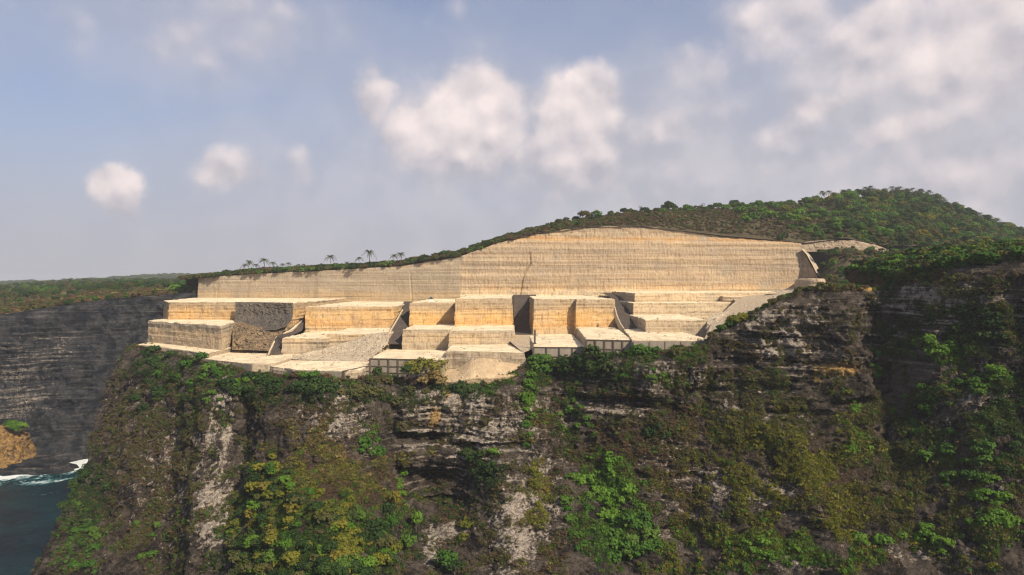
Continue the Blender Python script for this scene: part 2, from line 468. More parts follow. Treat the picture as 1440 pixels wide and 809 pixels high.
def ground_mat(name, a, b, c):
    m, g, bs, out = new_mat(name)
    pos = g.n('ShaderNodeNewGeometry').outputs['Position']
    n1 = g.noise(pos, 0.035, 6.0, 0.6); n2 = g.noise(pos, 0.3, 5.0, 0.65)
    col = g.mix(g.smooth(n1, 0.38, 0.62), a, b)
    col = g.mix(g.smooth(n2, 0.45, 0.65), col, c)
    g.put(bs.inputs['Base Color'], col)
    bump(g, bs, n2, 2.0, 0.8)
    return m
M_hill = ground_mat('dry_hill_scrub', (0.095, 0.066, 0.040), (0.075, 0.064, 0.032), (0.055, 0.042, 0.027))
M_far = ground_mat('far_plateau_scrub', (0.21, 0.165, 0.105), (0.095, 0.095, 0.05), (0.14, 0.115, 0.07))


def sea_mat():
    m, g, bs, out = new_mat('deep_sea_water')
    pos = g.n('ShaderNodeNewGeometry').outputs['Position']
    n1 = g.noise(pos, 0.16, 6.0, 0.6, 1.2); n2 = g.noise(pos, 0.03, 4.0, 0.5)
    base = g.mix(g.smooth(n2, 0.35, 0.65), (0.002, 0.012, 0.022), (0.003, 0.026, 0.036))
    fo = g.math('ADD', g.attr('foam'), g.math('MULTIPLY', g.math('SUBTRACT', n1, 0.5), 1.6))
    lace = g.noise(pos, 0.8, 4.0, 0.65, 1.0)
    fo = g.math('ADD', fo, g.math('MULTIPLY', g.math('SUBTRACT', lace, 0.5), 0.7))
    col = g.mix(g.smooth(fo, 0.30, 0.70), base, (0.02, 0.13, 0.145))
    col = g.mix(g.smooth(fo, 0.52, 0.85), col, (0.72, 0.78, 0.78))
    g.put(bs.inputs['Base Color'], col)
    g.put(bs.inputs['Roughness'], g.smooth(fo, 0.4, 0.7, 0.22, 0.8))
    bs.inputs['Specular IOR Level'].default_value = 0.22
    bump(g, bs, g.math('ADD', n1, g.math('MULTIPLY', lace, 0.3)), 2.0, 0.8)
    return m
M_sea = sea_mat()


def leaf_mat(name, a, b, c=None):
    m, g, bs, out = new_mat(name)
    pos = g.n('ShaderNodeNewGeometry').outputs['Position']
    oi = g.n('ShaderNodeObjectInfo').outputs['Random']
    n1 = g.noise(pos, 0.6, 3.0, 0.6)
    col = g.mix(g.smooth(g.math('ADD', n1, g.math('MULTIPLY', g.math('SUBTRACT', oi, 0.5), 0.5)), 0.25, 0.75), a, b)
    if c:
        col = g.mix(g.smooth(oi, 0.55, 1.0, 0.0, 0.8), col, c)
    g.put(bs.inputs['Base Color'], col)
    bs.inputs['Roughness'].default_value = 0.7
    tr = g.n('ShaderNodeBsdfTranslucent'); g.put(tr.inputs['Color'], col)
    ms = g.n('ShaderNodeMixShader'); ms.inputs[0].default_value = 0.25
    g.t.links.new(bs.outputs[0], ms.inputs[1]); g.t.links.new(tr.outputs[0], ms.inputs[2])
    g.t.links.new(ms.outputs[0], out.inputs[0])
    return m
L_dark = leaf_mat('dark_green_leaves', (0.022, 0.047, 0.012), (0.040, 0.080, 0.018), (0.050, 0.073, 0.019))
L_green = leaf_mat('green_leaves', (0.043, 0.107, 0.015), (0.076, 0.162, 0.022), (0.091, 0.151, 0.025))
L_bright = leaf_mat('bright_green_leaves', (0.075, 0.163, 0.016), (0.117, 0.217, 0.025))
L_yellow = leaf_mat('yellow_green_leaves', (0.113, 0.130, 0.018), (0.192, 0.189, 0.024), (0.173, 0.144, 0.024))
L_olive = leaf_mat('olive_leaves', (0.069, 0.076, 0.025), (0.109, 0.109, 0.034), (0.098, 0.083, 0.031))
L_dry = leaf_mat('dry_brown_scrub', (0.090, 0.060, 0.034), (0.144, 0.095, 0.051), (0.106, 0.082, 0.040))
L_straw = leaf_mat('straw_yellow_leaves', (0.17, 0.13, 0.048), (0.26, 0.19, 0.075))
L_palm = leaf_mat('palm_fronds', (0.044, 0.071, 0.029), (0.088, 0.112, 0.040), (0.112, 0.118, 0.044))
M_bark, _g, _b, _o = new_mat('grey_brown_bark')
_p = _g.n('ShaderNodeNewGeometry').outputs['Position']
_g.put(_b.inputs['Base Color'], _g.mix(_g.noise(_p, 2.0, 4.0), (0.09, 0.07, 0.05), (0.19, 0.155, 0.12)))

# ------------------------------------------------------------------ sea
def build_sea():
    xs = np.concatenate([[-14000, -5000, -2000, -1000, -700], np.arange(-520, -90, 2.2), [0, 200, 600, 1500, 5000, 14000]])
    ys = np.concatenate([[-9000, -3000, -800, -200, 100], np.arange(220, 640, 2.2), [800, 1500, 4000, 14000]])
    X, Y = np.meshgrid(xs, ys)
    Z = np.full_like(X, SEA_Z)
    near = (X > -520) & (X < -95) & (Y > 220) & (Y < 640)
    Z = Z + near * (0.7 * fbm(X / 16, Y / 11, 0 * X, 3) + 0.25 * fbm(X / 4, Y / 3, 0 * X + 3, 2))
    shore = shore_y(X) - 38
    d = shore - Y
    wav = fbm(X / 40, Y / 25, 0 * X + 8, 3)
    foam = np.exp(-np.clip(d - 2, 0, None) / 22) * 1.05
    foam += 0.42 * np.exp(-((d - 34 - 10 * wav) / 6) ** 2) * sstep(wav, -0.3, 0.2)
    foam += 0.30 * np.exp(-((d - 70 - 14 * wav) / 5) ** 2) * sstep(wav, -0.05, 0.35)
    foam += 0.22 * np.exp(-((d - 110 - 14 * wav) / 5) ** 2) * sstep(wav, 0.0, 0.4)
    foam *= near
    o = link('sea', mesh_np('sea', np.stack([X, Y, Z], -1), grid_quads(len(ys), len(xs)), M_sea, True, {'foam': foam}))
    struct(o, 'dark blue sea with white foam at the foot of the shaded cliff')


# far cliff across the inlet ------------------------------------------------------------------
FAR_TOP = [(-500, 470, 470), (-200, 455, 500), (0, 443, 520), (60, 434, 532), (110, 426, 545), (150, 421, 556), (228, 415, 575), (330, 408, 600), (420, 404, 640)]
def shore_y(X):
    pxs = np.array([r[0] for r in FAR_TOP]); Ys = np.array([r[2] for r in FAR_TOP], float)
    xs = (pxs - CX) / F * Ys
    return np.interp(X, xs, Ys) - 18


def build_far_cliff():
    cols = np.arange(-500, 421, 1.6)
    nr = 150
    w = np.linspace(0, 1, nr)
    topY = lerp_tab(cols, FAR_TOP, 2); topz = zat(lerp_tab(cols, FAR_TOP, 1), topY)
    PX, W = np.meshgrid(cols, w)
    TZ = np.broadcast_to(topz, PX.shape); TY = np.broadcast_to(topY, PX.shape)
    Z = TZ + (SEA_Z - 3 - TZ) * W
    X = (PX - CX) / F * TY
    Y = TY - 18 * W ** 1.5
    zs = Z + 0.03 * X + 5 * fbm(X / 40, Y / 50, Z / 60, 3)
    sm = sstep(fbm(X / 30, Y / 30, Z / 25, 3), -.25, .3)
    strat = (perlin(zs / 3.4, X * 0 + 2.2, X / 60) * 1.8 + perlin(zs / 1.2, X * 0 + 5.2, X / 30) * 0.8) * (.25 + sm)
    big = 15 * fbm(X / 45, Z * 0 + 1.3, Z / 110, 3) + 6.0 * ridged(X / 24, Z * 0, Z / 60)
    fadeT = sstep(W, 0.0, 0.05)
    # the foot of the cliff spreads into a rocky apron
    apron = 16 * sstep(W, 0.80, 1.0) * (0.4 + 0.8 * sstep(fbm(X / 22, Z * 0, Z * 0 + 4, 2), -0.3, 0.4))
    Y = Y - fadeT * (big + strat + 2.6 * fbm(X / 7, Y / 7, Z / 6, 4, .6) + 1.3 * ridged(X / 7, Y * 0 + 2, Z / 30)) - apron
    Z = Z + fadeT * 0.8 * fbm(X / 4, Y / 4, Z / 3, 2)
    # fold the top back under the plateau
    X0 = X[0] * 1.02; Y0 = Y[0] + 12; Z0 = Z[0] - 0.5
    V = np.concatenate([np.stack([X0, Y0, Z0], -1)[None], np.stack([X, Y, Z], -1)])
    px = CX + F * V[..., 0] / V[..., 1]; py = CY - F * V[..., 2] / V[..., 1]
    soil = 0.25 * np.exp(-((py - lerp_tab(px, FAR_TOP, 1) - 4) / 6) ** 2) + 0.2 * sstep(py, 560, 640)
    pale = 0.36 * np.exp(-((px - 30) / 70) ** 2 - ((py - 530) / 70) ** 2) + 0.12 * np.exp(-((px - 30) / 60) ** 2 - ((py - 600) / 50) ** 2)  # pale rock, widened at the left to suggest the lit part of the face
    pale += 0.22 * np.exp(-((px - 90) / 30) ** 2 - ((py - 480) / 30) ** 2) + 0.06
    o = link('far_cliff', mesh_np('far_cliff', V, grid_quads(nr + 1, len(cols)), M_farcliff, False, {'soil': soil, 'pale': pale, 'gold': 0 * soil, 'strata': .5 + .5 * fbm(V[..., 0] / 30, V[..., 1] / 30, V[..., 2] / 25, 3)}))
    struct(o, 'layered sea cliff with shade in its dark colour across the inlet')
    return V


# golden sea stack at the foot of the far cliff
def blob_rock(name, c, r, mat, seed, amp=0.3, n=44, top_flat=0.0, attrs=None):
    th = np.linspace(0, 2 * math.pi, n, endpoint=False); ph = np.linspace(-math.pi / 2, math.pi / 2, n // 2)
    T, Ph = np.meshgrid(th, ph)
    se = lambda v, e: np.sign(v) * np.abs(v) ** e
    x = se(np.cos(Ph), .38) * se(np.cos(T), .6); y = se(np.cos(Ph), .38) * se(np.sin(T), .6); z = se(np.sin(Ph), .5)
    d = 1 + amp * fbm(x * 2.2 + seed, y * 2.2, z * 1.6, 5, .6) - .18 * z + 0.10 * perlin(z * 7 + seed, x * .6, y * .6)
    V = np.stack([c[0] + r[0] * x * d, c[1] + r[1] * y * d, c[2] + r[2] * z * (1 + amp * .5 * fbm(x * 2, y * 2, z + seed, 2))], -1)
    nr, nc = V.shape[:2]
    q = []
    i = np.arange(nc)
    for k in range(nr - 1):
        a = k * nc
        q.append(np.stack([a + i, a + (i + 1) % nc, a + nc + (i + 1) % nc, a + nc + i], 1))
    at = {k: np.full(nr * nc, v) for k, v in (attrs or {}).items()}
    return mesh_np(name, V, np.concatenate(q), mat, False, at)


# ------------------------------------------------------------------ near cliff
RIM = [(-60, 492, 430), (178, 487, 402), (196, 486, 400), (224, 494, 386), (290, 508, 345), (320, 516, 326), (357, 524, 322), (414, 530, 311), (482, 534, 306),
       (520, 532, 312), (560, 530, 328), (600, 532, 326), (650, 536, 318), (690, 540, 314), (735, 515, 318), (790, 503, 318), (824, 500, 309),
       (890, 497, 297), (960, 490, 294), (994, 486, 292), (1001, 471, 293), (1030, 455, 292), (1060, 441, 291), (1090, 425, 290), (1120, 411, 288), (1160, 405, 286), (1200, 403, 285),
       (1254, 408, 281), (1259, 392, 279), (1290, 381, 272), (1330, 372, 263), (1380, 364, 254), (1440, 358, 245), (1540, 352, 234), (1640, 348, 226)]
LEFT = [(0.0, 178), (0.05, 166), (0.14, 153), (0.30, 134), (0.415, 102), (0.59, 60), (0.67, 42), (1.0, -40)]
CTRL = [(155, 560, 385), (135, 640, 360), (100, 700, 340), (60, 790, 315), (40, 830, 305), (0, 1000, 270),
        (200, 560, 372), (250, 560, 350), (250, 650, 326), (180, 720, 330), (250, 809, 288), (150, 809, 300), (320, 560, 318), (330, 640, 306), (330, 720, 285), (330, 809, 262),
        (420, 560, 306), (430, 620, 290), (430, 700, 262), (420, 809, 232), (500, 640, 288), (500, 720, 258), (500, 809, 228),
        (560, 560, 316), (600, 600, 312), (600, 690, 304), (600, 740, 286), (620, 809, 245),
        (700, 580, 306), (700, 640, 298), (700, 720, 276), (690, 809, 248),
        (780, 560, 306), (820, 650, 288), (820, 730, 266), (820, 809, 244),
        (920, 560, 298), (930, 650, 284), (930, 730, 268), (940, 809, 250),
        (1050, 480, 289), (1050, 560, 284), (1050, 650, 270), (1050, 730, 254), (1050, 809, 238),
        (1170, 470, 282), (1170, 530, 279), (1180, 620, 262), (1180, 710, 244), (1180, 809, 226),
        (1300, 450, 266), (1300, 560, 254), (1300, 700, 234), (1300, 809, 218),
        (1440, 420, 242), (1440, 560, 230), (1440, 690, 217), (1440, 809, 204), (1640, 420, 222), (1640, 600, 210), (1640, 809, 188),
        (150, 1000, 245), (450, 1000, 196), (620, 1000, 205), (900, 1000, 210), (1180, 1000, 190), (1440, 1000, 170), (1640, 1000, 155)]


def rbf(points, reg=2.0):
    A = np.array(points, float); S = 100.0
    p = A[:, :2] / S; n = len(p)
    def ker(d):
        return d
    D = np.linalg.norm(p[:, None] - p[None], axis=2)
    M = np.zeros((n + 3, n + 3)); M[:n, :n] = ker(D) - np.eye(n) * reg * 0.02
    M[:n, n] = 1; M[:n, n + 1:] = p; M[n, :n] = 1; M[n + 1:, :n] = p.T
    sol = np.linalg.solve(M, np.concatenate([A[:, 2], [0, 0, 0]]))
    def ev(x, y):
        sh = x.shape; q = np.stack([x.ravel(), y.ravel()], 1) / S
        r = np.zeros(len(q))
        for i in range(n):
            r += sol[i] * ker(np.hypot(q[:, 0] - p[i, 0], q[:, 1] - p[i, 1]))
        return (r + sol[n] + q @ sol[n + 1:]).reshape(sh)
    return ev


def blobs(px, py, items):
    r = np.zeros_like(px)
    for it in items:
        x, y, rx, ry, w = it[:5]
        a = math.radians(it[5]) if len(it) > 5 else 0.0
        dx, dy = px - x, py - y
        u = dx * math.cos(a) + dy * math.sin(a); v = -dx * math.sin(a) + dy * math.cos(a)
        r = np.maximum(r, w * np.exp(-(u / rx) ** 2 - (v / ry) ** 2))
    return r


CLIFF = {}
def build_near_cliff():
    base = rbf([(r[0], r[1], r[2]) for r in RIM] + CTRL)
    nc = 1180
    w = np.concatenate([np.linspace(0, 0.64, 262), np.linspace(0.65, 1.0, 36)])
    u = np.linspace(0, 1, nc)
    U, W = np.meshgrid(u, w)
    L = lerp_tab(W, LEFT, 1)
    PX = L + (1640 - L) * U
    rim = lerp_tab(PX, RIM, 1)
    jag = 3.0 * fbm(PX / 22, PX * 0 + 3.1, PX * 0, 4) * sstep(PX, 960, 1010) + 2.5 * fbm(PX / 12, PX * 0 + 7.1, PX * 0, 3)
    PY = rim + jag * (1 - sstep(W, 0, 0.08)) + W * (1000 - rim)
    Y = base(PX, PY)
    Yr = lerp_tab(PX, RIM, 2)
    k = 1 - sstep(W, 0.0, 0.03)
    Y = Y * (1 - k) + Yr * k
    X = (PX - CX) / F * Y; Z = (CY - PY) / F * Y
    fade = sstep(W, 0.0, 0.05)
    zs = Z + 0.06 * X + 2.0 * fbm(X / 45, Y / 45, Z / 60, 2)
    smask = 0.14 + blobs(PX, PY, [(1110, 500, 120, 60, .9), (620, 640, 110, 70, .9), (870, 560, 80, 30, .8), (1340, 430, 120, 40, .6), (960, 640, 90, 80, .5), (1100, 700, 160, 70, .35)])
    strat = (perlin(zs / 2.3, X * 0 + 2.2, X / 70) * 1.7 + perlin(zs / 0.95, X * 0 + 5.2, X / 40) * 0.9) * smask
    big = 5.5 * fbm(X / 36, Y / 200, Z / 80, 3)
    gul = 2.6 * ridged(X / 15 + 0.6 * fbm(X / 30, Z / 30, X * 0, 2), Y * 0, Z / 50)
    spur = 3.4 * ridged((X + 0.32 * Z) / 17, Y * 0 + 4.0, Z / 90) * sstep(PX, 520, 380) * sstep(PY, 500, 560)
    med = 3.2 * fbm(X / 6.5, Y / 6.5, Z / 6, 4, .6) + 2.4 * ridged(X / 8 + 3, Y / 8, Z / 7, 3)
    fin = 1.5 * fbm(X / 1.9, Y / 1.9, Z / 1.5, 2)
    form = np.zeros_like(X)                                   # gullies (-) and ribs (+) down the face: from, to, half-width, size
    for (xa, ya, xb, yb, wd, sz) in [(762, 510, 885, 830, 34, -10), (645, 690, 652, 830, 22, -6), (548, 560, 566, 750, 13, -6), (700, 620, 735, 830, 34, 9), (478, 590, 470, 720, 46, 6), (302, 530, 285, 830, 20, 7), (352, 560, 335, 720, 17, -7), (250, 520, 235, 830, 20, -5),
                                     (215, 500, 165, 830, 22, 5), (1090, 590, 1185, 830, 60, 9), (1243, 425, 1265, 660, 26, -10), (1345, 540, 1385, 830, 40, 7), (995, 540, 960, 830, 26, -6), (905, 500, 925, 640, 26, 5), (1165, 430, 1175, 600, 26, 6), (1040, 470, 1040, 640, 30, -4), (430, 540, 420, 640, 18, -4), (1425, 400, 1440, 600, 24, -6), (1300, 400, 1300, 560, 26, 4)]:
        cxl = xa + (xb - xa) * (PY - ya) / (yb - ya) + 9 * fbm(PY / 40 + xa, PX * 0 + 2, PX * 0, 3)
        form += sz * np.exp(-np.abs((PX - cxl) / wd) ** 1.6) * sstep(PY, ya - 25, ya + 25) * (1 - sstep(PY, yb - 20, yb + 60))
    cave = np.zeros_like(X)
    for (cx, cy, rx, ry, dp) in [(592, 612, 46, 9, 7), (600, 668, 52, 20, 8), (610, 705, 40, 14, 6), (690, 622, 50, 7, 4), (865, 560, 62, 11, 5), (1110, 577, 45, 5, 4), (1200, 562, 36, 9, 5),
                                 (1135, 462, 20, 10, 4), (930, 572, 20, 14, 3), (1010, 548, 40, 5, 2.5), (955, 745, 45, 14, 4), (1190, 690, 30, 8, 2)]:
        dy = (PY - cy) / ry
        prof = np.where(dy < 0, np.exp(-(dy * 1.9) ** 4), np.exp(-dy ** 2 * 0.8))
        cave += dp * prof * np.exp(-np.abs((PX - cx) / rx) ** 3)
    flute = 1.2 * ridged(X / 4.5, Y * 0 + 9, Z / 28) * blobs(PX, PY, [(450, 610, 90, 60, .9), (660, 560, 120, 40, .8), (740, 600, 50, 60, .6), (250, 640, 120, 120, .5)])
    Y = Y - fade * (big + 1.5 * gul + 1.5 * strat + med + fin + flute + spur + form) + 1.35 * cave
    Z = Z + fade * 0.9 * fbm(X / 2.5, Y / 2.5, Z / 2.5 + 9, 3)
    # folded-back rows on top of the rim
    back = []
    px0 = PX[0]
    flat = sstep(px0, 1254, 1262)
    ridge_b = sstep(px0, 994, 1004) * (1 - flat)
    for (dy, drop_ridge, up_flat) in [(46, 17, 3.5), (26, 13, 2.6), (14, 7, 1.6), (6, 2, 0.6)]:
        back.append(np.stack([X[0] + 0.0 * dy, Y[0] + dy * (0.35 + 0.65 * np.maximum(flat, ridge_b)), Z[0] - ridge_b * drop_ridge + flat * (up_flat + 0.8 * fbm(X[0] / 8, Y[0] / 8 + dy, X[0] * 0, 3)) - (1 - flat - ridge_b) * 0.3], -1))
    V = np.concatenate([np.stack(back), np.stack([X, Y, Z], -1)])
    # folded-back columns on the seaward side of the spur
    side = []
    for k_, d in enumerate((150, 90, 50, 24, 9)):
        c = V[:, 0].copy()
        c[:, 0] += 0.04 * d; c[:, 1] += d; c[:, 2] += 2.0 * fbm(c[:, 2] / 9, c[:, 1] / 9 + k_, c[:, 0] * 0, 3) - 0.05 * d
        side.append(c)
    V = np.concatenate([np.stack(side, 1), V], axis=1)
    nr, ncc = V.shape[:2]
    px = CX + F * V[..., 0] / V[..., 1]; py = CY - F * V[..., 2] / V[..., 1]
    below = py - lerp_tab(px, RIM, 1)
    pale = blobs(px, py, [(306, 580, 10, 70, .75, 14), (318, 620, 9, 60, .5, 10), (300, 720, 34, 70, .55), (250, 700, 20, 30, .3), (330, 560, 30, 12, .2), (470, 585, 60, 50, .38), (475, 560, 10, 25, .5, 20), (640, 565, 90, 30, .42), (655, 600, 90, 40, .38), (695, 600, 60, 40, .40), (633, 552, 12, 26, .8),
                          (750, 590, 60, 50, .36), (725, 745, 40, 90, .55), (760, 700, 40, 90, .42), (650, 640, 40, 40, .3), (1120, 470, 60, 40, .42, -40), (1080, 445, 70, 14, .40, -25), (960, 530, 130, 18, .40, 8), (1060, 585, 90, 26, .40, 10),
                          (870, 575, 70, 16, .40), (920, 540, 30, 30, .3), (1050, 690, 130, 40, .38, 10), (960, 730, 60, 40, .30), (1330, 425, 100, 34, .44), (1380, 560, 70, 60, .28), (1290, 620, 60, 40, .25), (1130, 790, 60, 14, .42), (1280, 780, 100, 14, .34), (1380, 690, 60, 16, .36), (1250, 470, 40, 40, .2),
                          (640, 740, 30, 20, .5), (610, 770, 20, 30, .5), (200, 560, 60, 60, .15), (925, 650, 60, 40, .3)])
    pale = np.maximum(pale, .27 * np.exp(-((px - 250) / 110) ** 2 - ((py - 650) / 130) ** 2)) + 0.15
    soil = blobs(px, py, [(230, 640, 130, 170, .34), (180, 740, 130, 110, .36), (470, 690, 100, 80, .62), (430, 600, 60, 40, .22), (690, 560, 60, 50, .2), (870, 640, 120, 40, .45), (960, 600, 60, 50, .42), (1030, 640, 190, 100, .40), (1180, 660, 130, 110, .48), (1330, 660, 150, 130, .34),
                          (1250, 520, 60, 70, .25), (1180, 790, 150, 40, .38), (1080, 760, 120, 60, .35), (780, 640, 40, 110, .3), (390, 540, 200, 30, .40), (700, 700, 70, 60, .22), (1320, 500, 90, 50, .16)])
    soil = np.maximum(soil, 0.55 * np.exp(-(below / 9) ** 2) * (px < 1000)) + 0.05
    gold = blobs(px, py, [(1180, 520, 46, 17, .62), (1150, 530, 12, 30, .5), (1080, 505, 80, 4, .42), (610, 520, 26, 22, .75), (690, 530, 60, 14, .5), (612, 585, 15, 34, .55, 12), (628, 548, 14, 22, .6), (110, 795, 14, 12, .5), (480, 620, 30, 16, .34), (950, 640, 40, 10, .30), (1220, 405, 38, 7, .65)])
    strata = blobs(px, py, [(1110, 500, 120, 60, .9), (620, 640, 110, 80, 1.0), (870, 560, 80, 30, .9), (1340, 450, 140, 70, .85), (960, 640, 90, 80, .5), (1100, 700, 160, 70, .45)]) + .12
    soil[:4] = np.maximum(soil[:4], .75)
    me = mesh_np('cliff', V, grid_quads(nr, ncc, True), M_cliff, False, {'pale': pale, 'soil': soil, 'gold': gold, 'strata': strata})
    # quads run right to left when seen from the camera unless flipped: face the camera
    o = link('cliff', me)
    struct(o, 'weathered grey limestone sea cliff overgrown with scrub')
    CLIFF['grid'] = V
    CLIFF['V'] = V.reshape(-1, 3); CLIFF['px'] = px.ravel(); CLIFF['py'] = py.ravel()
    return V


# ------------------------------------------------------------------ hill and plateau
WALL = [(277, 391.5, 580), (350, 385.5, 570), (460, 380.5, 555), (560, 374.5, 541), (646, 361, 529), (648, 360, 529), (700, 342, 531), (750, 330, 533), (800, 322, 535), (860, 317.5, 537), (920, 319.5, 540),
        (960, 325, 541), (1000, 330, 543), (1050, 335, 545), (1090, 338, 547), (1128, 341, 548), (1130, 351, 548), (1138, 366, 546), (1144, 377, 543), (1154, 394, 538)]
def wall_y(px):
    return float(np.interp(px, [r[0] for r in WALL], [r[2] for r in WALL]))
HILL = [  # px : (Y, py) of wall-top row ... ridge row
    (262, [(506, 393), (515, 392.5), (530, 392.5), (545, 393)]),
    (277, [(507, 391.5), (520, 391), (535, 390.6), (550, 391)]),
    (350, [(514, 385.5), (530, 385.2), (545, 385), (560, 385.6)]),
    (460, [(524, 380.5), (540, 380), (555, 380), (570, 380.6)]),
    (560, [(534, 374.5), (550, 374), (565, 373.5), (580, 374)]),
    (648, [(543, 360), (560, 358.5), (578, 357.5), (595, 357.5)]),
    (700, [(541, 342), (560, 340), (580, 339), (600, 338.5)]),
    (760, [(539, 328), (565, 324), (590, 321.5), (620, 320.5)]),
    (830, [(537, 319.5), (570, 313), (610, 309), (650, 308)]),
    (900, [(534, 318.5), (575, 308), (630, 301), (690, 298)]),
    (960, [(531, 325), (580, 310), (640, 300), (710, 295)]),
    (1020, [(529, 332), (590, 311), (660, 300), (740, 294)]),
    (1080, [(526, 337), (600, 312), (680, 298), (770, 291)]),
    (1134, [(523, 342), (600, 316), (700, 297), (800, 285)]),
    (1190, [(553, 335), (630, 312), (740, 290), (850, 278)]),
    (1240, [(565, 345), (640, 318), (750, 292), (860, 274)]),
    (1300, [(575, 346), (650, 322), (760, 298), (870, 279)]),
    (1345, [(585, 350), (660, 332), (770, 310), (870, 296)]),
    (1400, [(600, 353), (680, 342), (770, 329), (850, 320)]),
    (1440, [(610, 355), (690, 346), (770, 337), (830, 331)]),
    (1640, [(610, 362), (690, 358), (770, 352), (830, 350)]),
]
HILL = [(px, [(Y + (wall_y(min(px, 1130)) + 2 - r[0][0] if px <= 1134 else 0), py) for (Y, py) in r]) for px, r in HILL]
SLOPE = [(1126, [(415, 412), (440, 411.5), (470, 411), (505, 410), (540, 408)]),
         (1152, [(405, 413), (440, 408), (480, 403), (520, 397), (545, 389)]),
         (1172, [(398, 414), (435, 405), (480, 393), (530, 372), (554, 350)]),
         (1190, [(390, 414), (430, 404), (480, 388), (530, 362), (556, 347)]),
         (1250, [(340, 414), (400, 403), (470, 390), (540, 370), (568, 354)]),
         (1300, [(320, 408), (390, 396), (470, 385), (540, 372), (578, 350)]),
         (1380, [(300, 395), (380, 386), (470, 378), (540, 370), (597, 353)]),
         (1440, [(285, 386), (380, 380), (470, 374), (540, 368), (612, 357)]),
         (1640, [(270, 376), (380, 371), (470, 368), (540, 366), (612, 362)])]


def table_mesh(name, tab, px_step, rows_per, mat, rough, beyond=None, seed=0):
    cols = np.arange(tab[0][0], tab[-1][0] + .1, px_step)
    kx = [t[0] for t in tab]; nk = len(tab[0][1])
    Ys = [np.interp(cols, kx, [t[1][k][0] for t in tab]) for k in range(nk)]
    Zs = [np.interp(cols, kx, [zat(t[1][k][1], t[1][k][0]) for t in tab]) for k in range(nk)]
    RY, RZ, RE = [], [], []
    for k in range(nk - 1):
        for j in range(rows_per):
            f = j / rows_per
            RY.append(Ys[k] + (Ys[k + 1] - Ys[k]) * f); RZ.append(Zs[k] + (Zs[k + 1] - Zs[k]) * f)
            RE.append(0.0 if (k == 0 and j == 0) else 1.0)
    RY.append(Ys[-1]); RZ.append(Zs[-1]); RE.append(1.0)
    if beyond:
        for (dy, dz) in beyond:
            RY.append(Ys[-1] + dy); RZ.append(Zs[-1] + dz); RE.append(1.0)
    Y = np.stack(RY); Z = np.stack(RZ); E = np.array(RE)[:, None]
    X = (cols[None] - CX) / F * Y
    Z = Z + E * rough * (fbm(X / 24, Y / 24, X * 0 + seed, 4) + 0.4 * fbm(X / 5, Y / 5, X * 0 + seed + 4, 3))
    return np.stack([X, Y, Z], -1), grid_quads(*X.shape)


def build_land():
    V, q = table_mesh('hill', HILL, 3.0, 12, M_hill, 1.2, beyond=[(60, -3), (160, -16), (400, -60), (900, -110)], seed=2)
    struct(link('hill', mesh_np('hill', V, q, M_hill)), 'wooded hill rising above the quarry wall')
    V2, q2 = table_mesh('slope', SLOPE, 2.5, 12, M_hill, 1.0, seed=9)
    struct(link('slope', mesh_np('slope', V2, q2, M_hill)), 'scrub covered slope beside the quarry wall')
    plate = [(-500, [(476, 470), (700, 440), (1100, 412), (1700, 402)]), (-200, [(506, 455), (700, 432), (1100, 408), (1700, 400)]), (0, [(526, 443), (700, 425), (1100, 410), (1600, 404)]),
             (60, [(538, 434), (700, 419), (1100, 405), (1600, 399)]), (150, [(562, 421), (700, 412), (1100, 402), (1600, 396)]), (228, [(581, 415), (700, 409), (1100, 400), (1600, 396)]),
             (330, [(606, 408), (720, 404), (1100, 399), (1600, 395)]), (420, [(646, 404), (760, 402), (1100, 399), (1600, 396)]), (900, [(900, 400), (1000, 399), (1200, 399), (1700, 399)])]
    V3, q3 = table_mesh('plateau', plate, 4.0, 16, M_far, 3.0, beyond=[(300, -6), (900, -20), (2200, -40)], seed=5)
    struct(link('plateau', mesh_np('plateau', V3, q3, M_far)), 'dry scrubland plateau behind the shaded cliff')
    far = [(-700, [(2600, 410), (2800, 406), (3100, 402)]), (-100, [(2600, 406), (2800, 402), (3100, 399)]), (60, [(2600, 404), (2800, 400), (3100, 397)]), (140, [(2600, 402), (2800, 397), (3100, 393)]), (190, [(2600, 400), (2800, 393), (3100, 389)]),
           (250, [(2600, 400), (2800, 391), (3100, 387)]), (330, [(2600, 400), (2800, 391), (3100, 387)]), (800, [(2600, 402), (2800, 395), (3100, 390)]), (1800, [(2600, 405), (2800, 400), (3100, 396)])]
    V4, q4 = table_mesh('far_hill', far, 5.0, 8, M_far, 7.0, beyond=[(600, -20), (2500, -150)], seed=15)
    struct(link('far_hill', mesh_np('far_hill', V4, q4, M_far)), 'hazy green ridge on the horizon')
    return V, V2, V3, V4


# ------------------------------------------------------------------ quarry
def resample(poly, res):
    out, nor = [], []
    n = len(poly)
    en = []
    for i in range(n):
        a = np.array(poly[i]); b = np.array(poly[(i + 1) % n]); d = b - a
        en.append(np.array([d[1], -d[0]]) / max(np.linalg.norm(d), 1e-6))
    for i in range(n):
        a = np.array(poly[i]); b = np.array(poly[(i + 1) % n]); L = np.linalg.norm(b - a)
        k = max(1, int(L / res))
        for j in range(k):
            out.append(a + (b - a) * j / k)
            if j == 0:
                m = en[i - 1] + en[i]; m = m / max(np.linalg.norm(m), .3)
                nor.append(m)
            else:
                nor.append(en[i])
    return np.array(out), np.array(nor)


